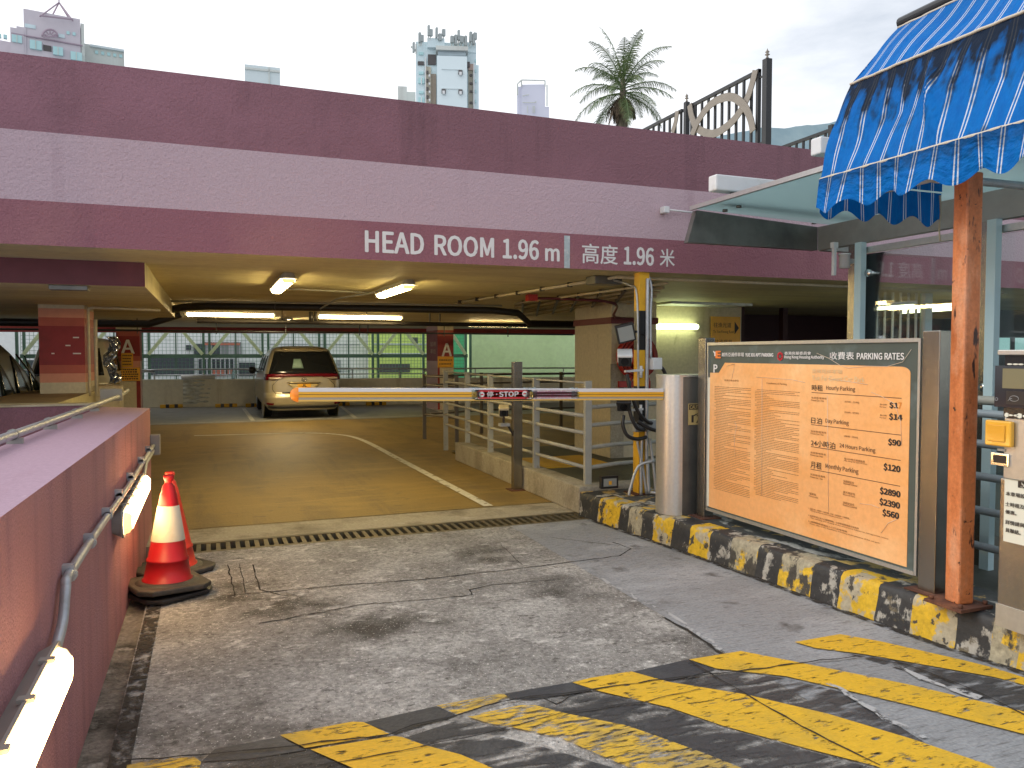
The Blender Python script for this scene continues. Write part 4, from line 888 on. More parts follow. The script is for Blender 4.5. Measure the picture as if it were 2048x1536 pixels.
mb.build('grille', blackm, van); vb.patch('rear', lambda v: (-hw*.58, hw*.58), .58, .86, blackm, van, 'grille_recess', .008)
def ff(u, v): 
    a, b = gy(211, 673, 17.4), gy(236, 768, 17.4); r = mnoise.noise(Vector((u*5, v*9, 3)))*.10+mnoise.noise(Vector((u*14, v*20, 1)))*.05
    return Vector((a.x+(b.x-a.x)*u+.06*math.sin(v*9)+r*.4, 17.4+r, a.z+(b.z-a.z)*v))
fo = thing('foil_sunshade', 'crumpled silver foil sheet hanging beside the pale van', 'foil', (-3.2, 17.4, .8)); MB().grid(ff, 16, 34, sm=False).build('sheet', foil, fo, solid=.004)
# ---- black car at the left edge
lv = [(.25,.80,.1,4.4),(.40,.88,.0,4.5),(.75,.90,-.02,4.5),(.95,.885,.02,4.3),(1.00,.87,.04,3.4),(1.15,.84,.12,3.05),(1.35,.80,.22,2.65),(1.55,.74,.34,2.25),(1.68,.68,.45,1.95),(1.76,.58,.6,1.7),(1.79,.42,.8,1.5)]
suv = thing('parked_car', 'black car with a round mirror at the left edge', 'car', (-3.25, 10.2, 0))
sb = Body(-3.03, 9.25, 0, lv, .24, .4); sb.body(suvb, suv)
for ya, yc in ((.9, 1.5), (1.58, 2.3), (2.38, 3.0)): sb.patch('side', lambda v, a=ya, b=yc: (a+.2*v, b-.45*v), 1.06, 1.52, mat('car_window', (.02, .03, .03), .15, spec=.4) if 'car_window' not in MATS else MATS['car_window'], suv, 'side_window', .006, 4, 5, 1)
sb.patch('rear', lambda v: (-.7, .7), 1.1, 1.55, dglass, suv, 'rear_window')
MB().tube([sb.side(1, 3.05-.95*k/6, 1.02+.52*k/6, .012) for k in range(7)], .012, 6).build('window_trim', blackm, suv)
for sg in (-1, 1): sb.wheel(sg, .9, .33, suv); sb.wheel(sg, 3.6, .33, suv)
c = sb.side(1, 2.95, 1.10, .10); MB().lathe([(0,-.12),(.07,-.10),(.10,-.02),(.10,.05),(.06,.11),(0,.12)], c, 16).build('mirror', suvb, suv); MB().tube([sb.side(1, 2.95, 1.03, -.02), c-Vector((0,0,.04))], .03, 8).build('mirror_arm', suvb, suv)
# ================================================================== KERB ISLAND
HK = .22
ki = thing('kerb_island', 'raised kerb island painted in worn yellow and black blocks', 'kerb', (3.6, 3, 0))
def yk(px):     # the kerb position seen at this photo column
    lo, hi = .3, 6.9
    for _ in range(40):
        mid = (lo+hi)/2
        if pj((kx(mid)+.02, mid, HK))[0] > px: lo = mid
        else: hi = mid
    return (lo+hi)/2
bpx = [1178, 1198, 1240, 1258, 1285, 1308, 1345, 1380, 1420, 1462, 1515, 1560, 1625, 1680, 1755, 1825, 1915, 1985, 2040, 2110, 2200, 2330]
bm = [kblk, kyel, kblk, kfad, kblk, kyel, kblk, kyel, kblk, kfad, kblk, kfad, kblk, kyel, kblk, kyel, kblk, kfad, kyel, kblk, kyel]
ys = [6.62]+[yk(p) for p in bpx[1:]]+[-3]; bm.append(kblk)
def kerb_seg(y1, y0, m):
    n = max(2, int(abs(y1-y0)/.05)); prof = [(0, 0), (.012, .06), (.018, .13), (.028, .19), (.045, .214), (.075, HK), (.20, HK+.001)]
    def fn(u, v):
        y = y1+(y0-y1)*u; i = v*(len(prof)-1); a = prof[min(int(i), len(prof)-1)]; b = prof[min(int(i)+1, len(prof)-1)]; t = i-int(i)
        dx, z = a[0]+(b[0]-a[0])*t, a[1]+(b[1]-a[1])*t
        nz_ = mnoise.noise(Vector((y*7, z*9, 0)))*.010+mnoise.noise(Vector((y*23, z*25, 4)))*.005
        k = 1 if v < .95 else 0
        return Vector((kx(y)+dx+nz_*k, y, max(0, z+(nz_*.7 if .3 < v < .95 else 0))))
    MB().grid(fn, n, 12, 0, flip=False).build('kerb_block', m, ki)
for i in range(len(ys)-1): kerb_seg(ys[i], ys[i+1], bm[i])
mb = MB(); N_ = 60
def top(u, v):
    y = 6.62+(-3-6.62)*u; xa = kx(y)+.195; xb = 4.02; return Vector((xa+(xb-xa)*v, y, HK+.002+.004*mnoise.noise(Vector((y*5, v*6, 0)))))
mb.grid(top, 120, 6); mb.box(4.02, 4.06, -3, 6.62, 0, HK+.002); mb.box(3.30, 4.06, 6.621, 6.66, 0, HK); mb.build('top_surface', isl, ki)
# ================================================================== UPSTAND AND PIPE RAILINGS
us = thing('low_wall', 'knee high concrete upstand under the curved pipe railing', 'wall', (3.5, 8.6, 0))
mb = MB(); UP_ = [(3.30, 6.68), (3.30, 10.75), (3.52, 10.75), (3.52, 6.9), (4.0, 6.9), (4.0, 6.68)]
mb.prism([(x, y, 0) for x, y in UP_], (0, 0, .26)); mb.build('upstand', conc, us, bevel=.012)
def railing(name, lab, path, posts, heights, r, m, zb, ptop, pr=.035, sq=True, grp=None):
    t = thing(name, lab, 'railing', (path[0][0], path[0][1], 0), group=grp)
    for h in heights: MB().tube([(p[0], p[1], h) for p in path], r, 8).build('rail', m, t)
    for x, y, zb_ in posts: 
        if sq: MB().box(x-pr, x+pr, y-pr*.6, y+pr*.6, zb_, ptop).build('post', m, t)
        else: MB().tube([(x, y, zb_), (x, y, ptop)], pr, 10).build('post', m, t)
    return t
fp = [(3.50, 11.9, 0), (3.46, 10.65, 0), (3.40, 9.5, 0), (3.41, 8.0, 0), (3.46, 6.82, 0), (3.9, 7.0, 0), (5.3, 7.15, 0)]
railing('pipe_railing', 'cream grey pipe railing curving along the concrete upstand', fp[:5], [(3.50, 11.9, 0), (3.46, 10.65, .26), (3.40, 9.5, .26), (3.41, 8.0, .26), (3.46, 6.82, .26)], (1.10, .93, .76, .58, .42), .020, rail_m, 0, 1.28)
for z in (1.26,): MB().tube([(p[0], p[1], z) for p in fp[:5]], .010, 6).build('thin_rail', rail_m, bpy.data.objects['pipe_railing'])
railing('pipe_railing', 'pipe railing running right behind the yellow and black pole', fp[4:], [(4.15, 7.03, 0), (5.3, 7.15, 0)], (1.02, .84, .62, .42), .022, rail_m, 0, 1.15)
railing('pipe_railing', 'darker pipe railing farther back in front of the green wall', [(3.9, 12.6, 0), (3.6, 13.6, 0), (4.9, 14.2, 0), (7.4, 14.2, 0)], [(3.9, 12.6, 0), (3.6, 13.6, 0), (4.9, 14.2, 0), (6.6, 14.2, 0)], (1.14, .98, .70, .45), .018, mat('rail_dark', (.16, .14, .11), .5), 0, 1.18, pr=.03)
railing('pipe_railing', 'pale blue grey pipe railing behind the parking rates board', [(4.62, 6.5, 0), (4.60, .5, 0)], [(4.62, 6.4, 0), (4.61, 4.9, 0), (4.60, 2.2, 0)], (1.165, .97, .76, .54, .31), .026, bluerail, 0, 1.19, sq=False)
MB().tube([(4.78, 6.5, 1.24), (4.76, .5, 1.24)], .03, 8).build('top_rail', rail_m, bpy.data.objects['pipe_railing.003'])
mb = MB(); a = gz(1030, 912, .035); mb.box(3.75, 5.1, 9.3, 10.3, .031, .045); mb.build('tactile_paving', tactile, kind='structure', label='yellow tactile paving behind the railing')
# ================================================================== BARRIER
BY = 5.5
bh = thing('barrier_gate', 'boom barrier with yellow and white arm and steel housing', 'barrier', (3.6, 5.6, HK))
def house(x0, x1, y0, y1, z0, z1, r):
    P = []
    for k in range(13): an = R(90+180*k/12); P.append((x0+r+r*math.cos(an), (y0+y1)/2+(y1-y0)/2*math.sin(an)))
    return P, (x0+r)
hx0, hx1, hy0, hy1 = 3.455, 3.90, 5.36, 5.66
P, xs_ = house(hx0, hx1, hy0, hy1, 0, 0, .13)
mb = MB(); n = len(P); mb.add([(x, y, HK+.003) for x, y in P]+[(x, y, 1.36) for x, y in P], [(i, i+1, n+i+1, n+i)[::-1] if False else (i, i+1, n+i+1, n+i) for i in range(n-1)], 0, sm=True); mb.build('front_cover', steel_l, bh)
B(xs_, hx1, hy0, hy1, HK+.003, 1.355).build('cabinet', dsteel, bh, bevel=.004)
mb = MB(); mb.prism([(x, y, 1.357) for x, y in [(xs_+(px_-xs_)*1.03, 5.52+(py_-5.52)*1.04) for px_, py_ in P]+[(hx1+.01, hy0-.01), (hx1+.01, hy1+.01)][:]], (0, 0, .018)); mb.build('lid', steel_l, bh)
a = gy(1376, 850, hy0); cs = B(a.x, a.x+.17, hy0-.004, hy0-.001, a.z, a.z+.175).build('caution_sign', mat('caution_gold', (.50, .38, .16), .4), bh)
B(a.x+.006, a.x+.164, hy0-.0052, hy0-.0041, a.z+.125, a.z+.169).build('header', ink, cs)
text('CAUTION', (a.x+.012, hy0-.0055, a.z+.132), XP, ZP, .146, .03, MATS['caution_gold'], cs, bold=.02)
mb = MB(); bx = a.x+.03
mb.box(bx, bx+.02, hy0-.0058, hy0-.0045, a.z+.02, a.z+.08); mb.bar((bx+.02, hy0-.005, a.z+.075), (bx+.12, hy0-.005, a.z+.115), .008, .0015, up=YP)
mb.tube([(bx+.085, hy0-.005, a.z+.085), (bx+.0851, hy0-.0056, a.z+.085)], .011, 12)
for p0, p1, ww in (((.08,.075),(.07,.045),.016), ((.07,.045),(.05,.015),.010), ((.07,.045),(.09,.012),.010), ((.08,.07),(.105,.095),.008), ((.08,.07),(.05,.075),.008)): mb.bar((bx+p0[0], hy0-.005, a.z+p0[1]), (bx+p1[0], hy0-.005, a.z+p1[1]), .0015, ww, up=(0,1,.01) if False else (0,0,1))
mb.build('pictogram', ink, cs)
A0, A1 = Vector((3.46, BY-.02, 1.215)), Vector((.56, BY-.02, 1.268)); ad_ = (A1-A0).normalized(); au = Vector((0, 1, 0)).cross(ad_)*-1
if au.z < 0: au = -au
arm = MB()
for h0, h1, m, dy in ((.020, .046, 0, 0), (.003, .020, 1, .003), (-.001, .003, 2, -.001), (-.018, -.001, 1, .003), (-.034, -.018, 3, -.002), (-.046, -.034, 4, .0)):
    c = (A0+A1)/2+au*(h0+h1)/2; arm.obox(c, ad_*(A1-A0).length/2, au*(h1-h0)/2*.999, Vector((0, .026+dy, 0)), m)
am = arm.build('arm', [mat('arm_white', (.72, .76, .82), .35), mat('arm_yellow', (.80, .44, .03), .35), mat('arm_groove', (.12, .09, .04), .5), mat('arm_grey', (.42, .40, .34), .4), mat('arm_lower', (.74, .50, .12), .4)], bh)
tip = MB(); pr_ = [(0, .052), (.012, .050), (.03, .043), (.045, .03), (.053, .014), (.056, 0)]
ring = []; c = A1
for (d, hh_) in pr_: ring.append((d, hh_))
v = []; n = 16
for d, hh_ in ring:
    for j in range(n): an = 2*math.pi*j/n; v.append(c+ad_*d+au*hh_*math.cos(an)+Vector((0, 1, 0))*hh_*.62*math.sin(an))
tip.add(v, [(i*n+j, i*n+(j+1) % n, (i+1)*n+(j+1) % n, (i+1)*n+j) for i in range(len(ring)-1) for j in range(n)], sm=True); tip.build('arm_tip', mat('tip_orange', (.85, .28, .03), .35), bh)
def armpt(px): 
    q = gy(px, 787, BY-.05); t = (q-A0).dot(ad_); return A0+ad_*t
fy = BY-.049
s0, s1 = armpt(953), armpt(1060)
pl = []; rr_ = .032; ca = (s0+ad_*-rr_), (s1+ad_*rr_)
for k in range(9): an = R(90+180*k/8); pl.append(Vector((s0.x+rr_, fy, s0.z))+Vector((rr_*math.cos(an), 0, rr_*math.sin(an))))
for k in range(9): an = R(-90+180*k/8); pl.append(Vector((s1.x-rr_, fy, s1.z))+Vector((rr_*math.cos(an), 0, rr_*math.sin(an))))
bpl = MB().prism([(s0.x-.01, fy+.003, s0.z-.042), (s1.x+.015, fy+.003, s1.z-.042), (s1.x+.015, fy+.003, s1.z+.036), (s0.x-.01, fy+.003, s0.z+.036)], (0, .004, 0)).build('sign_backing', paper, bh)
sp_ = MB().prism(pl, (0, .003, 0)).build('stop_sign', mat('stop_red', (.55, .02, .03), .4), bh)
L_ = s1.x-s0.x
join_text([text('停', (s0.x+L_*.19, fy, s0.z-.022), XP, ZP, L_*.12, .044, letw, sp_, bold=.01), text('STOP', (s0.x+L_*.42, fy, s0.z-.020), XP, ZP, L_*.36, .038, letw, sp_, bold=.012)], 'lettering')
mb = MB()
for fx_ in (.095, .90):
    c = Vector((s0.x+L_*fx_, fy-.001, s0.z)); mb.tube([c+Vector((0, .0008, 0)), c-Vector((0, .0004, 0))], .021, 20, m=0)
    mb.box(c.x-.013, c.x+.013, c.y-.0016, c.y-.0008, c.z-.004, c.z+.004, 1)
c = Vector((s0.x+L_*.37, fy-.001, s0.z)); mb.tube([c+Vector((0, .0008, 0)), c-Vector((0, .0004, 0))], .005, 10)
mb.build('disc', [letw, MATS['stop_red']], sp_)
s2, s3 = armpt(1066), armpt(1155)
stk = MB().prism([(s2.x, fy, s2.z-.036), (s3.x, fy, s3.z-.036), (s3.x, fy, s3.z+.038), (s2.x, fy, s2.z+.038)], (0, .004, 0)).build('sticker', mat('sticker_pale', (.50, .44, .48), .4, layers=[((.62, .6, .6), 25, .5, .6, V1)], var=.1), bh)
pinkt = mat('pink_print', (.42, .10, .18), .6)
join_text([text('Beware of fall barrier arm', (s2.x+.01, fy, s2.z+.012), XP, ZP, (s3.x-s2.x)*.72, .016, pinkt, stk), text('Liability for damaged arm barrier $5000', (s2.x+.01, fy, s2.z-.008), XP, ZP, (s3.x-s2.x)*.92, .015, pinkt, stk), text('如有損壞閘臂必須賠償$5000', (s2.x+.01, fy, s2.z-.029), XP, ZP, (s3.x-s2.x)*.92, .017, pinkt, stk)], 'lettering')
def wrapf(px0, px1, seed):
    p0, p1 = armpt(px0), armpt(px1)
    def fn(u, v):
        an = 2*math.pi*v; r = mnoise.noise(Vector((u*7+seed, math.sin(an)*2, math.cos(an)*2)))*.008
        return p0.lerp(p1, u)+au*(.052+r)*math.cos(an)+Vector((0, (.034+r)*math.sin(an), 0))
    MB().grid(fn, 16, 16, sm=False).build('tape_wrap', plastic, bh)
wrapf(943, 962, 1); wrapf(1050, 1074, 5); wrapf(1143, 1158, 9)
# ================================================================== YELLOW AND BLACK POLE WITH CAMERAS
PX, PY = 3.80, 6.38
yp = thing('striped_pole', 'yellow and black square pole rising from the kerb island to the beam', 'pole', (PX, PY, HK))
zb_ = [HK+.008]+[gy(1283, y, PY).z for y in (862, 772, 700, 622)]+[2.309]
for i, m in enumerate((yell, blackm, yell, blackm, yell)):
    B(PX-.052, PX+.052, PY-.05, PY+.05, zb_[i]+.0005, zb_[i+1]).build('band', m, yp)
B(PX-.12, PX+.12, PY-.11, PY+.11, HK+.003, HK+.012).build('base_plate', rust, yp)
for k, (dx, r0) in enumerate(((-.03, .014), (.02, .017), (.062, .014), (-.075, .012))):
    pts = [(PX+dx, PY-.07, 2.25 if k in (1,) else .75), (PX+dx, PY-.07, .70), (PX+dx+.02*(k-1), PY-.09, .5), (PX+dx+.035*(k-1), PY-.12, HK+.01)]
    MB().tube(smooth_path(pts, 5), r0, 8).build('conduit', galv, yp)
for z0_, dx, ww in ((1.40, .10, .10), (.82, .06, .13)):
    c = Vector((PX+dx, PY-.09, z0_)); B(c.x-ww/2, c.x+ww/2, c.y-.04, c.y+.04, z0_, z0_+.11).build('junction_box', whitem if dx > .08 else galv, yp, bevel=.005)
B(PX-.13, PX-.03, PY-.12, PY-.06, .82, .91).build('junction_box', galv, yp, bevel=.005)
for z in (1.385, 1.02): MB().bar((PX-.22, PY-.08, z), (PX-.03, PY-.08, z+.01), .03, .02).tube([(PX-.05, PY-.08, z-.06), (PX-.05, PY-.08, z+.05)], .014, 8).build('camera_bracket', whitem, yp)
mb = MB()
for pts in ([(3.57, 6.25, 1.36), (3.60, 6.24, 1.22), (3.68, 6.24, 1.02), (3.78, 6.24, .92), (3.84, 6.25, .90)], [(3.54, 6.25, .98), (3.52, 6.23, .90), (3.56, 6.22, .80), (3.66, 6.22, .76), (3.78, 6.25, .77)], [(3.60, 6.25, 1.30), (3.58, 6.22, 1.05), (3.64, 6.2, .88), (3.74, 6.22, .84)], [(3.92, 6.3, 1.43), (3.99, 6.3, 1.40), (4.04, 6.32, 1.28), (4.05, 6.35, 1.05), (4.06, 6.5, .8)], [(3.68, 6.24, .92), (3.80, 6.2, .85), (3.92, 6.22, .82), (3.96, 6.24, .80)]):
    mb.tube(smooth_path(pts, 6), .018, 8)
mb.build('cable', pipeblk, yp)
mb = MB(); mb.tube(smooth_path([(3.70, 6.75, 2.27), (3.74, 6.5, 2.2), (3.735, 6.36, 2.1), (3.735, 6.33, 1.5), (3.74, 6.33, 1.2)], 5), .010, 6); mb.tube(smooth_path([(3.86, 6.36, 2.29), (3.875, 6.33, 2.15), (3.855, 6.31, 1.9), (3.855, 6.3, 1.5)], 5), .012, 6); mb.build('cable', galv, yp)
MB().tube(smooth_path([(3.83, 6.2, .55), (3.70, 6.25, .50), (3.62, 6.25, .32), (3.60, 6.25, .235)], 5), .014, 8).build('conduit', galv, yp)
MB().tube(smooth_path([(3.80, 6.2, .26), (3.95, 6.05, .245), (4.0, 5.9, .24)], 5), .014, 8).build('conduit', galv, yp)
def cctv(c, yaw, pitch, lab, m1, L=.16, w=.08):
    c = Vector(c); t = thing('security_camera', lab, 'camera', c); d = Vector((math.sin(yaw)*math.cos(pitch), -math.cos(yaw)*math.cos(pitch), math.sin(pitch))); s = d.cross(ZP).normalized(); u = s.cross(d)
    MB().obox(c, d*L/2, s*w/2, u*w*.42).build('body', blackm, t, bevel=.012)
    MB().obox(c+u*w*.46+d*.0, d*(L/2+.02), s*(w/2+.008), u*.012).build('hood', m1, t, bevel=.006)
    MB().obox(c+u*w*.1-d*.02, d*(L/2-.04), s*(w/2+.006), u*w*.36).build('housing', m1, t, bevel=.008)
    MB().tube([c+d*L*.5, c+d*(L*.5+.006)], w*.3, 16).build('lens', dglass, t)
    return t, c, d
cctv((3.56, 6.27, 1.50), -.5, -.3, 'white hooded camera on the upper bracket of the striped pole', whitem, .17, .12)
cctv((3.55, 6.27, 1.10), -.5, -.55, 'black camera on the lower bracket of the striped pole', blackm, .16, .12)
fl = thing('floodlight', 'black framed square floodlight hanging beside the striped pole', 'floodlight', (3.60, 6.3, 1.8))
c = Vector((3.565, 6.27, 1.74)); d = Vector((-.35, -1, -.28)).normalized(); s = d.cross(ZP).normalized(); s = (Matrix.Rotation(R(14), 3, d)@s); u = s.cross(d)
MB().obox(c, d*.03, s*.085, u*.085).build('frame', blackm, fl, bevel=.006); MB().obox(c+d*.031, d*.002, s*.068, u*.068).build('lens', mat('flood_lens', (.28, .30, .29), .25), fl); MB().tube([c-d*.03, c-d*.05+Vector((.1,.05,.02)), (PX, PY-.05, 1.72)], .012, 8).build('bracket', blackm, fl)
q = gy(1220, 977, 6.55)
fl = thing('floodlight', 'small black framed floodlight standing on the end of the upstand', 'floodlight', (3.46, 6.56, .26)); a, b = gy(1203, 980, 6.5), gy(1237, 953, 6.5)
B(a.x, b.x, 6.5, 6.55, .262, .262+(b.z-a.z)).build('frame', blackm, fl, bevel=.004); B(a.x+.022, b.x-.022, 6.496, 6.4995, .284, .24+(b.z-a.z)).build('lens', MATS['flood_lens'], fl)
B((a.x+b.x)/2-.015, (a.x+b.x)/2+.015, 6.492, 6.4955, .30, .335).build('led', signy, fl)
# camera post in the lane
cp = thing('steel_post', 'stainless post carrying a small camera in front of the railing', 'post', (3.24, 8.15, 0)); B(3.18, 3.285, 8.1, 8.18, .001, 1.455).build('post', steel, cp, bevel=.003); B(3.13, 3.335, 8.05, 8.23, 0, .01).build('base_plate', rust, cp)
t, c, d = cctv((3.06, 8.1, .90), -.35, -.15, 'cream camera mounted on the stainless post', cream, .17, .10)
MB().tube(smooth_path([c-Vector((0,0,.04)), c+Vector((0,0,-.13)), c+Vector((.06, .03, -.16)), (3.19, 8.13, .62)], 4), .014, 8).build('bracket', pipeblk, t); B(c.x-.05, c.x+.06, c.y-.04, c.y+.04, c.z-.165, c.z-.13).build('mount', galv, t)
# hose reel
hr = thing('hose_reel', 'red fire hose reel on the big cream column', 'hose reel', (5.72, 9.8, 1.5)); hc = (5.74, 9.72, 1.50)
MB().lathe([(0, -.10), (.15, -.10), (.17, -.09), (.17, -.07), (.14, -.05), (.14, .05), (.32, .06), (.32, .08), (.30, .10), (0, .10)], hc, 36, axis='y').build('drum', redm, hr)
for k in range(5): MB().tube([Vector(hc)+Vector((r_*math.cos(t_*.2618), dy, r_*math.sin(t_*.2618))) for t_ in range(24) for r_, dy in ((.235+.035*(k % 3), -.06+.028*k),)], .018, 7, closed=True).build('hose_coil', mat('hose_red', (.32, .03, .02), .4) if 'hose_red' not in MATS else MATS['hose_red'], hr)
MB().prism([(5.74+.085*math.cos(R(60*k+30)), 9.612, 1.53+.085*math.sin(R(60*k+30))) for k in range(6)], (0, .006, 0)).build('label', mat('reel_label', (.62, .52, .22), .6, layers=[((.35,.25,.08), 12, .5, .6, V1)]), hr)
MB().tube(smooth_path([(5.60, 9.66, 1.22), (5.55, 9.62, .95), (5.70, 9.6, .82), (5.86, 9.62, .95), (5.90, 9.7, 1.2)], 6), .016, 8).build('hose', MATS['hose_red'], hr)
B(5.50, 6.02, 9.84, 9.899, 1.06, 1.15).build('bracket', redm, hr)
# ================================================================== PARKING RATES BOARD
bo = thing('rates_board', 'orange parking rates board in a steel frame between two posts', 'notice board', (3.74, 4.2, .3))
XB = 3.70
def bq(px, py, dx=0.): v = gx(px, py, XB); return Vector((XB+dx, v.y, v.z))
YA, YB_, ZA, ZB = 5.175, 3.215, .315, 1.615
B(XB+.002, XB+.04, YB_, YA, ZA, ZB).build('panel', boardgr, bo)
K = lambda x, y: (1400+x*.3906, 640+y*.3906)
def c5(x, y, dx=0.): return bq(*K(x, y), dx)
pl = [c5(97, 270), c5(128, 219), c5(600, 228), c5(1030, 239)]
e = c5(1078, 275); s_ = pl[-1]
for k in range(1, 7): an = R(90*k/6); pl.append(Vector((XB, s_.y+(e.y-s_.y)*math.sin(an), e.z+(s_.z-e.z)*math.cos(an))))
pl += [Vector((XB, e.y, ZA+.012)), Vector((XB, YA-.02, ZA+.012)), Vector((XB, YA-.02, c5(52, 270).z))]
MB().prism([p+Vector((-.001, 0, 0)) for p in pl], (.003, 0, 0)).build('orange_sheet', boardor, bo)
mb = MB(); mb.box(XB-.008, XB+.045, YB_, YA, ZB, ZB+.022); mb.box(XB-.008, XB+.045, YB_, YA, ZA-.022, ZA); mb.box(XB-.008, XB+.045, YA, YA+.014, ZA-.02, ZB+.02); mb.box(XB-.006, XB+.045, YB_-.016, YB_, ZA-.02, ZB+.02); mb.build('frame', steel_l, bo)
def bt_(s, x0, y0, x1, hpx, m, bold=.01, dx=-.0025, grp=None):
    if any(ord(ch) > 1000 for ch in s): bold = min(bold, .006)
    a = c5(x0, y0); b = c5(x1, y0); h = c5(x0, y0-hpx).z-a.z; w_ = a.y-b.y
    o = text(s, (XB+dx+.0015, a.y, a.z), YN, ZP, w_, h, m, bo, bold=bold, lift=.0015)
    T.append(o)
T = []
bt_('越秀亞通停車場', 113, 187, 226, 20, letw); bt_('YUE XIU APT PARKING', 234, 187, 376, 17, letw, .015)
bt_('Hong Kong Housing Authority', 434, 201, 637, 20, letw); bt_('香港房屋委員會', 434, 178, 570, 16, letw)
bt_('收費表', 666, 202, 790, 38, letw, .015); bt_('PARKING RATES', 805, 201, 1046, 32, letw, .01)
bt_('P', 71, 268, 90, 40, letw, .02); bt_('Y', 69, 184, 86, 24, letw, .05)
join_text(T, 'header_lettering'); T = []
bt_('E', 84, 194, 106, 34, mat('logo_orange', (.80, .22, .05), .5), .06, dx=-.004); join_text(T, 'logo'); T = []
ec_ = c5(412, 186); mb = MB()
for k in range(8): an = math.pi*k/4; mb.tube([ec_+Vector((-.003, .019*math.cos(an), .019*math.sin(an))), ec_+Vector((-.0035, .019*math.cos(an), .019*math.sin(an)))], .012, 12)
mb.tube([ec_+Vector((-.0036, 0, 0)), ec_+Vector((-.0042, 0, 0))], .012, 14, m=1); mb.build('flower_emblem', [mat('emblem_red', (.62, .03, .05), .5), boardgr], bo)
bt_('漁暉苑停車場', 574, 272, 730, 22, boardfade); bt_('Yue Fai Court Car Park', 574, 308, 846, 26, boardfade, .012); join_text(T, 'faded_heading'); T = []
for s1_, xa, xb, s2_, xc, xd_, y0, y1_, h, h2 in (('時租', 574, 630, 'Hourly Parking', 648, 796, 361, 363, 30, 28), ('日泊', 571, 626, 'Day Parking', 644, 763, 529, 531, 32, 28), ('24小時泊', 570, 694, '24 Hours Parking', 716, 900, 643, 658, 32, 28), ('月租', 568, 624, 'Monthly Parking', 644, 813, 756, 763, 34, 30)):
    bt_(s1_, xa, y0, xb, h, ink, .015); bt_(s2_, xc, y1_, xd_, h2, inkr, .004)
join_text(T, 'heading_lettering'); T = []
for s1_, xa, xb, y0, h in (('$1', 973, 1014, 452, 33), ('$14', 971, 1036, 512, 35), ('$90', 966, 1029, 642, 36), ('$120', 943, 1026, 770, 38), ('$2890', 924, 1026, 892, 38), ('$2390', 922, 1024, 948, 38), ('$560', 937, 1019, 1004, 38)): bt_(s1_, xa, y0, xb, h, ink, .022)
join_text(T, 'price_lettering'); T = []
bt_('7', 1018, 455, 1034, 33, mat('faded_orange', (.75, .25, .03), .5), .02); T = []
mb = MB()
for xa, ya, xb, yb2 in ((573, 369, 1033, 403), (571, 533, 1030, 592), (569, 647, 1028, 720), (567, 764, 1026, 850)):
    a = c5(xa, ya); b = c5(xb, yb2); z = (a.z+b.z)/2; mb.box(XB-.0025, XB-.0012, b.y, a.y, z-.002, z+.002)
mb.build('rule', inkr, bo)
for s1_, xa, y0, xb, h in (('私家車/客貨車', 572, 402, 650, 10), ('Private Car / Van', 571, 414, 636, 9), ('(07:00 - 23:00)', 743, 424, 816, 11), ('(23:00 - 07:00)', 742, 478, 814, 11), ('每小時', 922, 436, 958, 9), ('Per hour', 922, 447, 956, 7), ('每小時', 922, 491, 958, 9), ('Per hour', 922, 502, 956, 7),
    ('私家車/客貨車', 569, 573, 648, 10), ('Private Car / Van', 568, 584, 634, 9), ('(08:00 - 20:00)', 740, 600, 810, 11), ('私家車/客貨車', 568, 682, 646, 10), ('Private Car / Van', 567, 694, 630, 9), ('每24小時之遞進收費', 740, 714, 846, 11), ('Max charge for each 24 hours', 740, 724, 858, 9),
    ('私家車/客貨車', 567, 794, 643, 10), ('Private Car / Van', 566, 806, 630, 9), ('特選固定位', 736, 830, 790, 12), ('Reserved Covered', 736, 840, 806, 10), ('電單車', 562, 894, 596, 12), ('Motorcycle', 560, 906, 606, 10), ('露天固定位', 735, 886, 796, 12), ('Reserved Open', 734, 898, 795, 10), ('非固定泊位', 734, 940, 792, 12), ('Reserved Covered', 733, 950, 804, 10),
    ('有蓋月租泊車位', 126, 312, 200, 9), ('Conditions of Parking', 342, 330, 446, 12), ('1. 泊車少於一小時作一小時計算，不足一小時亦作一小時收費。', 558, 968, 768, 9), ('Parking less than one hour is charged as one hour', 568, 980, 732, 8), ('2. 此停車場之出入口關閉時間，以停車場管理員公布為準', 556, 1003, 816, 9), ('The opening and closing of the entrance is subject to management notice', 566, 1016, 968, 8), ('3. 請細閱停車場出入口之泊車條款', 556, 1033, 756, 9), ('Please refer to the Conditions of Parking at the entrance of this car park', 564, 1046, 924, 8)):
    bt_(s1_, xa, y0, xb, h, boardsm, .004)
join_text(T, 'small_lettering'); T = []
mb = MB(); rnd = random.Random(3)
for xa, xb, y0, n in ((76, 262, 335, 64), (283, 512, 350, 66)):
    a = c5(xa, y0); b = c5(xb, y0); zt = a.z-.008; zl = c5(xa, 862 if xa < 100 else 890).z
    for k in range(n):
        z = zt+(zl-zt)*k/(n-1); full = rnd.random(); L0 = a.y; L1 = b.y if full < .6 else a.y+(b.y-a.y)*rnd.uniform(.2, .95); y = L0-(.02 if rnd.random() < .3 else .0)
        while y > L1:
            wd = rnd.uniform(.012, .05); mb.box(XB-.0022, XB-.0012, max(L1, y-wd), y, z-.0022, z+.0022); y -= wd+.004
mb.build('small_print', boardsm, bo)
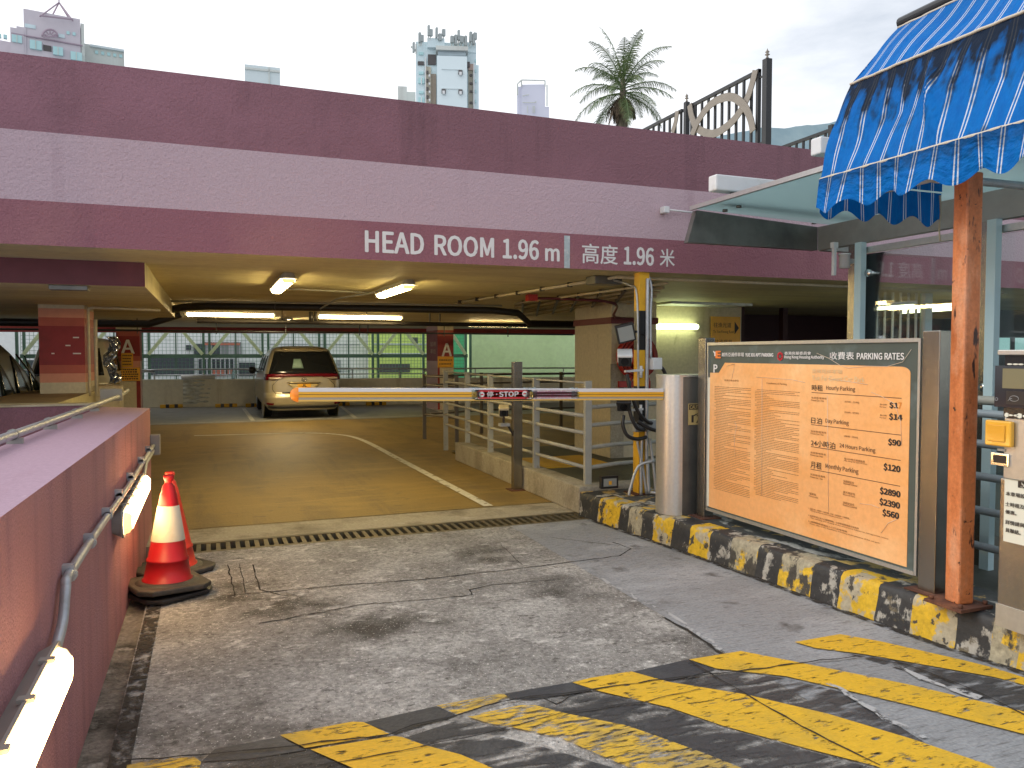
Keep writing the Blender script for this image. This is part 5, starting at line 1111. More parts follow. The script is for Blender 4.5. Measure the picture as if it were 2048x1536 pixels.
# peeling clear film wrinkles on the board
film = mat('film_wrinkle', (.80, .66, .50), .25, spec=.8)
mb = MB()
for pts in ([(600, 170), (660, 195), (720, 232), (760, 246), (860, 236), (960, 238), (1040, 215), (1085, 150)], [(140, 236), (180, 225), (176, 250), (165, 300)], [(290, 292), (470, 305), (540, 320)], [(880, 370), (940, 395), (1000, 430), (1030, 520), (1035, 640)], [(820, 940), (880, 946), (920, 962)], [(930, 1090), (965, 1040), (1010, 1020)], [(320, 300), (318, 900)], [(180, 520), (190, 545), (178, 600), (182, 700)], [(655, 390), (660, 980)], [(660, 300), (860, 330)]):
    mb.tube([c5(x, y, -.004) for x, y in pts], .0014, 4)
mb.build('film_wrinkle', film, bo)
B(XB-.004, XB+.004, YA-.02, YA+.0, .33, 1.36).build('edge_film', paper, bo)
for (y0, y1, lab) in ((5.20, 5.30, 'stainless post at the far end of the rates board'), (3.07, 3.18, 'stainless post at the near end of the rates board')):
    t = thing('steel_post', lab, 'post', (3.75, (y0+y1)/2, HK)); B(3.685, 3.775, y0, y1, HK+.006, 1.675).build('post', steel, t, bevel=.004); B(3.64, 3.82, y0-.05, y1+.05, HK+.002, HK+.01).build('base_plate', rust, t)
    for z in (.5, 1.45): MB().bar((XB+.03, 5.18 if y0 > 4 else 3.2, z), (XB+.03, y0 if y0 > 4 else 3.17, z), .02).build('bracket', steel, t)
# ================================================================== ORANGE POST, AWNING
op = thing('rusty_post', 'rusty orange square post on a bolted base plate holding the blue awning', 'post', (3.66, 2.93, HK))
a0 = Vector((3.665, 2.905, HK+.02)); rotm = Matrix.Rotation(R(-8), 3, 'Z')
MB().prism([a0+rotm@Vector((sx*.048, sy*.048, 0)) for sx, sy in ((-1,-1),(1,-1),(1,1),(-1,1))], (0, 0, 2.24)).build('post', ored, op, bevel=.01)
B(3.55, 3.78, 2.80, 3.02, HK+.003, HK+.02).build('base_plate', rust, op); 
for dx in (-.09, .09):
    for dy in (-.085, .085): MB().tube([(3.665+dx, 2.91+dy, HK+.02), (3.665+dx, 2.91+dy, HK+.04)], .012, 6).build('bolt', rust, op)
aw = thing('awning', 'blue awning with white pinstripes, scalloped valance and black grime', 'awning', (3.9, 2.6, 2.3))
XH, ZH = 3.40, 2.585; AY0, AY1 = 3.665, .6
prof = [(XH, ZH), (3.62, 3.17), (3.99, 3.56)]
def fold(y, v): return .030*math.sin(y*9+v*2.2)*(1-abs(2*v-1))+.022*mnoise.noise(Vector((y*5, v*2, 1)))*math.sin(math.pi*min(1, v*1.02))
def aw_low(u, v):
    y = AY0+(AY1-AY0)*u; x = XH+(3.62-XH)*v; z = ZH+(3.17-ZH)*v; f = fold(y-.15*v, v)
    # a deep crease about a third of the way along
    cr = math.exp(-((y-3.10+.22*(1-v))/.035)**2)*.05*math.sin(math.pi*v)
    return Vector((x-(f+cr)*.93, y+.25*f, z+(f+cr)*.35))
MB().grid(aw_low, 150, 24, uvf=lambda u, v: ((AY0-AY1)*u, v)).build('lower_panel', clothA, aw)
def aw_up(u, v):
    y = AY0+(AY1-AY0)*u; x = 3.62+(3.99-3.62)*v; z = 3.17+(3.56-3.17)*v; f = .02*math.sin(y*8-v*2)*math.sin(math.pi*v)
    return Vector((x-f*.7, y, z+f*.7))
MB().grid(aw_up, 120, 12, uvf=lambda u, v: ((AY0-AY1)*u, v)).build('upper_panel', clothB, aw)
SC = .265
def sc(d): return .5-.5*math.cos(2*math.pi*d/SC)
def val_f(u, v):
    d = (AY0-AY1)*u; y = AY0-d; dep = .165+.055*sc(d+.02); z = ZH-dep*v; x = XH-.012-.030*math.sin(d*11)*v-.02*v+.012*math.sin(d*27)*v
    return Vector((x, y, z))
MB().grid(val_f, 200, 8, uvf=lambda u, v: ((AY0-AY1)*u, (1-v)*.999+.0001)).build('valance', clothC, aw)
def val_s(u, v):
    d = .99*u; dep = .16+.06*sc(d+.06); return Vector((XH+d, AY0+.005+.012*math.sin(d*14)*v, ZH-.01-dep*v))
MB().grid(val_s, 80, 6, uvf=lambda u, v: (.99*u, (1-v)*.3)).build('side_valance', mat('x', (0,0,0)) if False else clothC, aw)
mb = MB(); mb.add([(XH, AY0, ZH), (4.39, AY0, ZH), (4.39, AY0, 3.62), (3.99, AY0, 3.56), (3.62, AY0, 3.17)], [(0,1,2,3,4)], 0, uv=[(0, .1), (1, .1), (1, 1), (.6, 1), (.2, .6)]); mb.build('end_panel', clothB, aw)
for (x, z) in ((XH, ZH), (3.62, 3.17), (3.99, 3.56)):
    mb = MB(); n = 90; pts = [(x-.004+.003*math.sin(k*1.7), AY0+(AY1-AY0)*k/n, z+.004*mnoise.noise(Vector((k*.3, x, 0)))) for k in range(n+1)]; mb.tube(pts, .0085 if x != 3.99 else .007, 8)
    mb.build('piping', mat('piping_cream', (.58, .52, .42), .6, layers=[((.15,.12,.1), 20, .62, .7, (4,1,1))]) if 'piping_cream' not in MATS else MATS['piping_cream'], aw)
MB().tube([(4.03, AY0+.02, 3.60), (4.03, AY1, 3.60)], .036, 12).build('roller_case', blackm, aw)
mb = MB(); mb.tube([(XH+.04, AY0-.02, 2.54), (XH+.04, AY1, 2.54)], .016, 8); mb.tube([(3.45, 2.93, 2.44), (3.66, 2.93, 2.45), (4.5, 2.93, 2.46)], .022, 8); mb.tube([(3.44, 3.3, 2.44), (3.44, 2.8, 2.44)], .018, 8); mb.build('tube_frame', galv, aw)
MB().tube(smooth_path([(4.36, AY0-.01, 2.56), (4.37, AY0-.01, 2.45), (4.36, AY0-.01, 2.36), (4.37, AY0-.01, 2.27)], 4), .006, 5).build('cord', mat('cord', (.45, .40, .28), .8), aw)
# ================================================================== GLASS CANOPY AND GLAZED WALL
CYc = 5.6
bsteel = mat('beam_steel', (.34, .335, .32), .45, .3, layers=[((.24, .235, .22), 1.2, .45, .7, V1)], var=.06)
cn = thing('glass_canopy', 'glass canopy on dark steel channel beams behind the awning', 'canopy', (4.6, 4.5, 2.5))
MB().prism([(3.78, CYc, 2.49), (3.865, CYc, 2.765), (5.17, CYc, 2.70), (5.17, CYc, 2.49)], (0, .06, 0)).build('end_beam', dsteel, cn)
B(5.172, 5.24, -1, CYc, 2.49, 2.70).build('side_beam', bsteel, cn)
B(5.24, 5.6, CYc-.02, CYc+.06, 2.49, 2.70).build('side_beam', bsteel, cn)
mb = MB(); mb.add([(3.84, CYc+.02, 2.785), (3.84, -1, 2.785), (5.9, -1, 2.72), (5.9, CYc+.02, 2.72)], [(0,1,2,3)]); mb.build('glass_roof', glassr, cn, solid=.012)
MB().box(3.815, 3.84, -1, CYc+.03, 2.765, 2.80).build('edge_trim', steel_l, cn)
for px_, py_ in ((1450, 421), (1478, 413), (1628, 446)): q = gz(px_, py_, 2.755); MB().lathe([(0, 0), (.022, 0), (.022, .02), (0, .02)], (q.x, q.y, 2.745), 14).build('glass_bolt', dsteel, cn)
for (p, Y_, lab) in (((1425, 366), 5.35, 'white box beam lying above the far corner of the glass canopy'), ((1632, 292), 4.7, 'white box beam beside the top corner of the awning')):
    q = gy(*p, Y_); t = thing('box_beam', lab, 'beam', (q.x, Y_, q.z-.06)); B(q.x, q.x+1.9, Y_-.05, Y_+.06, q.z-.065, q.z+.065).build('beam', whitem, t, bevel=.012); MB().tube([(q.x+.2, Y_, q.z-.065), (q.x+.2, Y_, 2.79)], .022, 10).tube([(q.x+.26, Y_, q.z-.065), (q.x+.26, Y_, 2.79)], .012, 8).build('stub', dsteel, t)
gwall = thing('glazed_wall', 'glass wall with stainless posts under the canopy', 'glass wall', (5.2, 4, 0))
for ya, yb2 in ((5.12, 5.23), (3.93, 4.02), (1.4, 1.5)): B(5.17, 5.25, ya, yb2, .012, 2.488).build('post', steel, gwall)
for ya, yb2 in ((5.03, 5.10), (3.83, 3.90)): B(5.11, 5.168, ya, yb2, .012, 2.488).build('fin', mat('fin_teal', (.50, .66, .70), .45) if 'fin_teal' not in MATS else MATS['fin_teal'], gwall)
B(5.18, 5.23, 1.5, 5.11, 2.40, 2.45).build('top_rail', steel_l, gwall)
B(5.195, 5.21, 4.03, 5.115, .25, 2.39).build('pane', glassm, gwall); B(5.195, 5.21, 1.51, 3.92, .25, 2.39).build('pane', glassm, gwall)
for px_, py_ in ((1738, 546), (1985, 516), (1968, 775)):
    q = gx(px_, py_, 5.16); MB().lathe([(0, 0), (.03, 0), (.034, .02), (.02, .035), (.02, .06), (0, .06)], (5.14, q.y, q.z), 16, axis='x').build('glass_clamp', chrome, gwall)
pl_ = thing('wall_lamp', 'white cylindrical lamp beside the first glass post', 'lamp', (5.15, 5.62, 2.2)); q = gy(1689, 522, 5.18); MB().lathe([(0, -.06), (.045, -.06), (.045, .05), (.052, .05), (.052, .062), (0, .062)], (q.x, 5.18, q.z), 20).build('shade', whitem, pl_); B(q.x+.03, 5.169, 5.16, 5.20, q.z-.02, q.z+.02).build('bracket', whitem, pl_); 
q2 = gy(1669, 520, 5.2); pb2 = thing('pipe_bracket', 'thin white upright bracket left of the white cylinder lamp', 'bracket', (q2.x, 5.2, q2.z-.3)); MB().box(q2.x-.012, q2.x+.012, 5.19, 5.22, q2.z-.13, q2.z+.12).box(q2.x-.025, q2.x+.025, 5.185, 5.225, q2.z+.10, q2.z+.15).build('bracket', whitem, pb2)
# barred gate seen through the glass
bg_ = thing('barred_gate', 'white barred gate seen through the glass wall', 'gate', (8.2, 7.6, 0)); Yg = 7.3
gp = [gy(1738, 570, Yg), gy(1800, 562, Yg), gy(1835, 566, Yg), gy(1848, 585, Yg)]
xr = gp[-1].x; mb = MB(); mb.tube(smooth_path([(gp[0].x, Yg, .05), (gp[0].x, Yg, gp[0].z)]+gp[1:]+[(xr, Yg, .05)], 4), .028, 8); mb.build('frame', whitem, bg_)
mb = MB()
for k in range(1, 7): x = gp[0].x+(xr-gp[0].x)*k/7; mb.tube([(x, Yg, .1), (x, Yg, gp[1].z-.02)], .016, 6)
mb.tube([(gp[0].x, Yg, .12), (xr, Yg, .12)], .02, 6); mb.tube([(gp[0].x, Yg, gp[1].z-.09), (xr, Yg, gp[1].z-.09)], .014, 6); mb.build('bars', whitem, bg_)
a, b = gy(1848, 560, Yg), gy(1862, 560, Yg); B(a.x, b.x, Yg-.03, Yg+.05, .03, gy(1850, 553, Yg).z).build('post', MATS['fin_teal'], bg_)
tube_light(gy(1712, 620, 7.05), gy(1828, 612, 7.05), 'yellowish tube light behind the glass wall in front of the barred gate', tube_refl, r=.022)  # no lamp here: glowing tube added where the glass reflects the garage tubes
tube_light(gy(1800, 624, 7.6), gy(1990, 612, 7.6), 'longer glowing tube added as a reflection on the glass wall, next to the orange post', tube_refl, r=.024)  # second added tube, likewise a reflection and not a lamp
wn_ = thing('booth_window', 'small bright aqua window behind the ticket machine', 'window', (10, 9.5, 1.3))
a, b = gy(1984, 706, 9.5), gy(2060, 676, 9.5); B(a.x-.1, b.x+.1, 9.52, 9.62, 0, 2.31).build('wall', bdd, wn_); B(a.x, b.x, 9.49, 9.515, a.z, b.z).build('pane', emit('aqua_pane', (.35, .75, .72), .5), wn_); B((a.x+b.x)/2-.05, (a.x+b.x)/2+.05, 9.47, 9.489, a.z, b.z).build('mullion', dsteel, wn_)
sfl = thing('wall_fitting', 'small grey camera bracket on the pink band left of the canopy', 'bracket', (3.6, 6.25, 2.6)); q = gy(1327, 421, 6.28); B(q.x-.03, q.x+.03, 6.22, 6.298, q.z-.03, q.z+.03).build('box', whitem, sfl, bevel=.006); MB().tube([(q.x, 6.25, q.z+.005), (q.x+.35, 6.25, q.z-.005)], .009, 6).build('arm', whitem, sfl)
# ================================================================== TICKET MACHINE
XM = 3.56; tm = thing('ticket_machine', 'stainless ticket machine with black screen panel and yellow button', 'machine', (3.75, 2.35, HK))
MY0 = gz(1957, 1255, HK).y; MY1 = MY0-.62
mx_ = lambda px, py: gx(px, py, XM)
ztop = mx_(1985, 702).z
zs1 = mx_(1985, 832).z
B(XM+.012, XM+.40, MY1, MY0-.008, HK+.002, mx_(1960, 950).z).build('lower_cabinet', steel, tm, bevel=.006)
B(XM, XM+.40, MY1, MY0-.03, mx_(1960, 950).z+.001, zs1).build('upper_cabinet', steel_l, tm, bevel=.006)
B(XM+.006, XM+.40, MY1-.002, MY0-.006, HK+.001, HK+.11).build('kick_plate', steel_l, tm)
B(XM-.012, XM+.40, MY1, MY0-.035, zs1+.001, ztop-.02).build('screen_panel', mat('panel_black', (.012, .012, .014), .22, layers=[((.5, .45, .34), 6, .66, .67, V1)], bump=.2, bs=20), tm)
B(XM-.03, XM+.42, MY1, MY0-.01, ztop-.019, ztop+.005).build('top_ledge', steel_l, tm, bevel=.003)
def mbx(x0, y0, x1, y1, d0, d1, m, name, bev=0, par=tm):
    a, b = mx_(x0, y0), mx_(x1, y1); return B(XM-d1, XM-d0, min(a.y, b.y), max(a.y, b.y), min(a.z, b.z), max(a.z, b.z)).build(name, m, par, bevel=bev)
b_ = mbx(1993, 813, 2120, 733, .013, .016, mat('bezel', (.03, .03, .035), .1, spec=.8), 'bezel')
mbx(2010, 776, 2075, 738, .0165, .019, scr, 'screen'); mbx(2017, 808, 2075, 784, .0165, .018, mat('reader', (.022, .022, .025), .3), 'card_reader')
a = mx_(2034, 797); mb = MB(); mb.tube([a+Vector((-.020, .022*math.cos(t_*.42), .013*math.sin(t_*.42))) for t_ in range(16)], .0012, 4, closed=True); mb.tube([a+Vector((-.020, .03-.02*t_/6, -.012+.012*math.sin(t_/3))) for t_ in range(7)], .0012, 4); c_ = mx_(1998, 798); mb.tube([c_+Vector((-.018, .007*math.cos(t_*.6), .007*math.sin(t_*.6))) for t_ in range(11)], .001, 4, closed=True); mb.build('hand_icon', galv, tm)
# flaking edge of the black panel
rnd = random.Random(5); mb = MB(); yy = MY0-.04
while yy > MY1+.02:
    w_ = rnd.uniform(.008, .03); h_ = rnd.uniform(.006, .028); z = zs1+.012; P = [(XM-.0125, yy-w_*.5*(1+math.cos(t_*.9))*rnd.uniform(.8, 1.1), z+h_*.5*math.sin(t_*.9)) for t_ in range(7)]
    mb.prism(P, (-.0012, 0, 0)); yy -= w_*rnd.uniform(.5, 1.0)
yy = MY0-.06
while yy > MY1: mb.prism([(XM-.0125, yy-.014*math.cos(t_*.9), mx_(2000, 728).z+.004*math.sin(t_*.9)) for t_ in range(7)], (-.0012, 0, 0)); yy -= rnd.uniform(.02, .04)
mb.build('flaked_paint', paper, tm)
mbx(1977, 889, 2031, 843, 0.001, .030, btn, 'button_housing', .008); mbx(1983, 880, 2020, 851, .0305, .036, mat('button_face', (.70, .34, .02), .35, coat=.3), 'button', .003)
mbx(1984, 929, 2020, 908, .0, .012, chrome, 'slot_frame', .003); mbx(1990, 924, 2016, 912, .0125, .014, blackm, 'ticket_slot'); mbx(1996, 901, 2012, 898, .001, .006, greym, 'coin_slot')
nt_ = mbx(2004, 1082, 2110, 945, -.008, -.0095, paper, 'notice'); a = mx_(2004, 1082); 
def mt_(s, px, py, w_, h): q = mx_(px, py); return text(s, (XM+.0075, q.y, q.z), YN, ZP, w_, h, ink, nt_, bold=.015)
join_text([mt_('本車場設有傷健人', 2010, 991, .19, .021), mt_('士時租及月租泊車', 2009, 1012, .19, .021), mt_('優惠。', 2009, 1027, .055, .019), mt_('詳情請與車場管理', 2009, 1048, .19, .021), mt_('員聯絡。', 2009, 1064, .075, .021)], 'lettering')
a = mx_(2034, 975); B(XM+.0055, XM+.0078, a.y-.04, a.y, a.z, a.z+.032).build('wheelchair_symbol', ink, nt_); wc_ = Vector((XM+.0052, a.y-.02, a.z+.012)); MB().tube([wc_+Vector((0, .008*math.cos(t_*.5), .008*math.sin(t_*.5))) for t_ in range(3, 12)], .0012, 4).tube([wc_+Vector((0, .001, .014)), wc_+Vector((0, 0, .004)), wc_+Vector((0, -.008, .003)), wc_+Vector((0, -.011, -.006))], .0014, 4).build('wheelchair_figure', paper, nt_)
# ================================================================== CONES
def cone(loc, lab, body, white, tilt, twist=0., bcol=rubber, sleeve=True, H=.74):
    t = thing('traffic_cone', lab, 'traffic cone', loc, twist); t.rotation_euler = (tilt[0], tilt[1], twist)
    def pb(mb, *a): 
        o = mb.build(*a)
        return o
    off = Vector(loc); L = lambda pr_, m, name: MB().lathe(pr_, off, 36).build(name, m, t)
    r = lambda z: .145-(.145-.037)*(z-.04)/(.66-.04)
    L([(r(.04)+.008, .038), (r(.05)+.008, .055), (r(.06), .06), (r(.17), .17), (r(.17)+.006, .173), (r(.185)+.006, .185), (r(.19), .19), (r(.30), .30)], body, 'lower_body')
    L([(r(.30)-.0005, .30), (r(.52)-.0005, .52)] if not white else [(r(.30)+.003, .30), (r(.31)+.003, .31), (r(.52)+.003, .52), (r(.52), .521)], white or body, 'sleeve' if white else 'middle_body')
    L([(r(.52)+.001, .521), (r(.60)+.001, .60), (r(.60)-.003, .605), (r(.65)-.002, .645), (.024, .66), (.019, .668), (.028, .685), (.033, .70), (.031, .712), (.024, .718), (.020, .712), (.0, .71)], body, 'upper_body')
    def base(z0, z1, s, c, m, name, rz=0.):
        P = []
        for sx, sy in ((-1,-1),(1,-1),(1,1),(-1,1)):
            q = [(sx*s, sy*(s-c)), (sx*(s-c), sy*s)]
            if sx*sy > 0: q = q if True else q
            P += q if sx*sy > 0 else q[::-1]
        M_ = Matrix.Rotation(rz, 3, 'Z'); P = [off+M_@Vector((x, y, 0)) for x, y in P]
        MB().prism([p+Vector((0, 0, z0)) for p in P], (0, 0, z1-z0)).build(name, m, t, bevel=.010)
    base(0, .035, .225, .07, bcol, 'base')
    L([(.19, .035), (.175, .045), (.155, .05), (.145, .05)], bcol, 'base_collar')
    return t
top1 = gz(327, 956, .755+.0)
q = gz(331, 1176, .07)
cone((top1.x+.012, top1.y, .055), 'near red traffic cone with a wide white sleeve, standing on a spare base', conered, conewh, (R(-1.2), R(2.0)), R(20))
sb2 = thing('cone_base', 'spare black rubber cone base lying under the near traffic cone', 'cone base', (top1.x+.0, top1.y-.0, .0)); M_ = Matrix.Rotation(R(33), 3, 'Z'); s_, c_ = .225, .07
P = [Vector((top1.x+.01, top1.y+.01, .012))+M_@Vector(p) for p in ((-s_, -(s_-c_), 0), (-(s_-c_), -s_, 0), (s_-c_, -s_, 0), (s_, -(s_-c_), 0), (s_, s_-c_, 0), (s_-c_, s_, 0), (-(s_-c_), s_, 0), (-s_, s_-c_, 0))]
for p in P: p.z += -.02*(p.x-top1.x)+.0
MB().prism(P, (0, 0, .03)).build('base', blackm, sb2, bevel=.010)
top2 = gz(337, 939, .73)
cone((top2.x+.03, top2.y, .0), 'orange red traffic cone standing behind the white sleeved one', coneor, None, (R(0), R(-2.0)), R(35))
B(0,0,0,0,0,0) if False else None
# ================================================================== ROOF FENCE, PALM, HILL, TOWERS
XF = 7.0
rf = thing('roof_fence', 'black metal roof fence with a taupe scroll panel and finial posts', 'fence', (XF, 9.5, 3.25))
def fx(px, py, dx=0.): v = gx(px, py, XF); return Vector((XF+dx, v.y, v.z))
C3 = lambda x, y: (1120+x*.2148, 40+y*.2148)
def finial_post(px, ptop, w, tipy):
    q = fx(px, ptop); zt = q.z; t_ = MB().box(XF-w/2, XF+w/2, q.y-w/2, q.y+w/2, 3.255, zt).build('post', blackfence, rf); h = fx(px, tipy).z-zt
    MB().lathe([(.012, 0), (.02, h*.15), (.008, h*.3), (.035, h*.42), (.010, h*.55), (.03, h*.66), (.012, h*.8), (.002, h)], (XF, q.y, zt), 10).build('finial', taupe, t_)
    return q.y
yp1 = finial_post(C3(1930, 370)[0], C3(0, 365)[1], .09, C3(0, 265)[1]); yp2 = finial_post(C3(1180, 770)[0], C3(0, 765)[1], .07, C3(0, 680)[1])
zt = fx(*C3(1860, 455)).z; y_a, y_b = fx(*C3(1862, 455)).y, fx(*C3(1225, 790)).y
mb = MB(); mb.box(XF-.02, XF+.02, y_a, y_b, zt-.05, zt); mb.box(XF-.02, XF+.02, y_a, y_b, 3.42, 3.47); mb.box(XF-.025, XF+.025, y_a, y_a+.05, 3.26, zt); mb.box(XF-.025, XF+.025, y_b-.05, y_b, 3.26, zt)
k = y_a+.17
while k < y_b-.08: mb.box(XF-.014, XF+.014, k-.018, k+.018, 3.3, zt-.04); k += .165
for z in (zt-.12, (zt+3.4)/2, 3.5): mb.bar((XF, y_a, z), (XF, yp1, z), .02)
mb.build('panel', blackfence, rf)
y_c = fx(*C3(1140, 830)).y; zt2 = fx(*C3(1150, 825)).z; mb = MB(); mb.box(XF-.02, XF+.02, y_c, y_c+6, zt-.05, zt); mb.box(XF-.02, XF+.02, y_c, y_c+6, 3.42, 3.47); k = y_c+.03
while k < y_c+6: mb.box(XF-.014, XF+.014, k-.018, k+.018, 3.3, zt-.04); k += .165
mb.build('panel', blackfence, rf)
sc1 = smooth_path([fx(*C3(x, y), -.03) for x, y in ((1840, 470), (1805, 610), (1760, 740), (1700, 850), (1600, 970), (1450, 1060), (1310, 1020), (1250, 920), (1225, 790))], 6)
sc2 = smooth_path([fx(*C3(x, y), -.045) for x, y in ((1255, 1075), (1320, 930), (1420, 800), (1530, 735), (1640, 725), (1740, 800), (1800, 920), (1825, 1040))], 6)
for s_ in (sc1, sc2): mb = MB(); band(mb, s_, .115, (-1, 0, 0), .012); mb.build('scroll', taupe, rf)
mb = MB(); band(mb, smooth_path([fx(*C3(x, y), -.03) for x, y in ((1110, 850), (1095, 950), (1065, 1050))], 6), .10, (-1, 0, 0), .012); mb.build('scroll', taupe, rf)
rf2 = thing('roof_fence', 'lower black roof fence between the tall finial post and the awning', 'fence', (9.5, 9, 3.25))
a, b = gx(1570, 290, 9.0), gx(1668, 256, 9.0); mb = MB(); zt3 = max(a.z, b.z)
mb.box(8.98, 9.02, b.y-.5, a.y+1, zt3-.05, zt3); mb.box(8.98, 9.02, b.y-.5, a.y+1, zt3-.8, zt3-.75); k = b.y
while k < a.y+1: mb.box(8.985, 9.015, k, k+.035, 3.25, zt3-.02); k += .16
mb.build('panel', blackfence, rf2); mb = MB(); q = gx(1664, 250, 9.0); mb.box(8.96, 9.04, q.y-.04, q.y+.04, 3.25, q.z).build('post', blackfence, rf2)
# hill
mb = MB(); H0 = 1500
def hl(u, v):
    px_ = 1400+u*900; pyv = 262-26*math.sin(min(1, max(0, (px_-1480)/500))*math.pi*.55) if px_ > 1480 else 262+(1480-px_)*.25
    d = ray(px_, pyv+6*mnoise.noise(Vector((px_*.02, 0, 0)))+2*mnoise.noise(Vector((px_*.09, 2, 0)))); t_ = H0/d.y; z = EYE+d.z*t_
    return Vector((d.x*t_, H0+v*500, (z+60)*(1-v*v)-60+20*mnoise.noise(Vector((u*20, v*8, 0)))*v)) if v > 0 else Vector((d.x*t_, H0, z))
def hl2(u, v):
    p = hl(u, 0); return Vector((p.x, p.y-500*v, p.z*(1-v)-40*v+15*mnoise.noise(Vector((u*30, v*10, 1)))*math.sin(math.pi*v)))
MB().grid(hl2, 80, 16).build('hill', hillm, kind='structure', label='distant green hill behind the roof fence, blue haze put into its colour')
# palm
PD = 37; pc = Vector((0, 0, EYE))+ray(1246, 172)*PD
pm = thing('palm_tree', 'tall palm with feathery green fronds and a brown skirt of dead leaves', 'palm', (pc.x, pc.y, 3.0))
MB().tube([(pc.x, pc.y, 3), (pc.x+.05, pc.y, 9), (pc.x-.02, pc.y, pc.z-1.2), (pc.x, pc.y, pc.z+.3)], .2, 12, rs=[.26, .20, .19, .12]).build('trunk', trunkm, pm)
rnd = random.Random(11)
def frond(az, el, L, droop, m, name, leaf=.60, base=pc, nleaf=48, w=.034):
    mb = MB(); d = Vector((math.cos(az)*math.cos(el), math.sin(az)*math.cos(el), math.sin(el))); p = Vector(base); P = [p.copy()]; n = 14
    for i in range(n):
        p = p+d*L/n; d = (d+Vector((0, 0, -droop/n*(.6+1.3*i/n)))).normalized(); P.append(p.copy())
    mb.tube(P, .02, 4, rs=[.03*(1-i/(n+1))+.006 for i in range(n+1)])
    for k in range(nleaf):
        s = .12+.87*k/(nleaf-1); i = min(n-1, int(s*n)); q = P[i].lerp(P[i+1], s*n-i); t_ = (P[i+1]-P[i]).normalized()
        sdv = t_.cross(ZP); sdv = sdv.normalized() if sdv.length > .01 else Vector((1,0,0)); upv = sdv.cross(t_)
        ll = leaf*math.sin(math.pi*(.15+.80*s))*rnd.uniform(.8, 1.15)
        for sg in (-1, 1):
            dd = (sdv*sg*.85+t_*.55+upv*rnd.uniform(-.15, .35)+Vector((0, 0, -.35))).normalized(); mid = q+dd*ll*.55; e = q+dd*ll+Vector((0, 0, -.28*ll)); ww = t_*w*.5
            mb.add([q-ww, q+ww, mid+ww*.9, mid-ww*.9, e], [(0,1,2,3), (3,2,4)])
    return mb.build(name, m, pm)
for k in range(29):
    az = k*2.399; el = 1.38-1.75*(k/28)**.9; frond(az, el+rnd.uniform(-.1, .1), rnd.uniform(2.5, 3.15), rnd.uniform(.9, 1.4), palmg, 'frond', base=pc+Vector((0, 0, .1-.02*k)))
for k in range(22): frond(k*2.4+.5, -.75+rnd.uniform(-.4, .3), rnd.uniform(1.0, 1.8), 1.6, palmd, 'dead_frond', leaf=.34, base=pc+Vector((0, 0, -.45)), nleaf=22, w=.07)
# towers (far away; placed by distance, full height down to the streets)
def tower(name, lab, D, l, r_, top, m, cat='tower', depth=12, parts=None):
    a = ray(l, 400); b = ray(r_, 400); ka, kb = math.hypot(a.x, a.y), math.hypot(b.x, b.y); A = Vector((a.x*D/ka, a.y*D/ka)); Bp = Vector((b.x*D/kb, b.y*D/kb)); km = 2/(ka+kb); D = D*km; z = EYE+ray((l+r_)/2, top).z*D
    ax = (Bp-A); W_ = ax.length; ax.normalize(); nrm = Vector((-ax.y, ax.x)); t = thing(name, lab, cat, ((A.x+Bp.x)/2, (A.y+Bp.y)/2, -20))
    def q(px, off=0.): # point on the facade line at this photo column
        s = (px-l)/(r_-l); p = A.lerp(Bp, s)+nrm*off; return p
    def blk(l2, r2, top2, o0, o1, mm, nm, bot=None):
        p0, p1, p2, p3 = q(l2, o0), q(r2, o0), q(r2, o1), q(l2, o1); z1 = EYE+ray((l2+r2)/2, top2).z*(D+o0); z0 = -20 if bot is None else EYE+ray((l2+r2)/2, bot).z*(D+o0)
        return MB().prism([(p.x, p.y, z0) for p in (p0, p1, p2, p3)], (0, 0, z1-z0)).build(nm, mm, t)
    blk(l, r_, top, 0, depth, m, 'wall'); return t, blk, q
t, blk, q = tower('apartment_tower', 'mauve apartment tower with an arched attic window at the top left', 190, 56, 168, 34, bd1)
blk(30, 56, 74, -.3, 10, bd1, 'shoulder_block'); blk(42, 60, 70, -.2, 9, bd1, 'shoulder_block')
blk(169, 176, 42, .3, 9, bd4, 'side_wall')
for l2, r2, a_, b_ in ((33, 52, 87, 101), (67, 90, 91, 108), (112, 132, 96, 112), (147, 170, 100, 116)): w_ = blk(l2, r2, a_, -.6, .3, bwin, 'window', b_); blk((l2+r2)/2-.8, (l2+r2)/2+.8, a_, -.75, -.6, bd4, 'frame', b_)
for l2 in (6, 17): blk(l2, l2+7, 90, -.5, .3, bwin, 'window', 97)
for l2 in (140, 152): blk(l2, l2+6, 62, -.2, .3, bwin, 'window', 68)
for l2, r2, a_, b_ in ((58, 79, 62, 69), (121, 136, 70, 77)): blk(l2, r2, a_, -.2, .2, bd2, 'window', b_)
blk(93, 109, 97, -.2, .2, bdd, 'opening', 108); blk(32, 172, 84, -.35, 0, bdr, 'cornice', 86)
def sk(px, py, D, off=0): v = ray(px, py); v = v/math.hypot(v.x, v.y); return Vector((v.x*D, v.y*D, EYE+v.z*D))
Dd = 188.5
mb = MB(); 
for p in ((84,71),(116,76)): pass
arc = [sk(100+15*math.cos(R(180*k/12)), 73-14*math.sin(R(180*k/12))-.0*k, Dd) for k in range(13)]; mb.tube(arc, .22, 5)
for an in (20, 55, 90, 125, 160): mb.bar(sk(100+5*math.cos(R(an)), 73-5*math.sin(R(an)), Dd), sk(100+15*math.cos(R(an)), 73-14*math.sin(R(an)), Dd), .22)
mb.bar(arc[0], arc[-1], .25); mb.build('arched_window', bdr, t)
mb = MB(); ap = sk(118, 5, Dd+4)
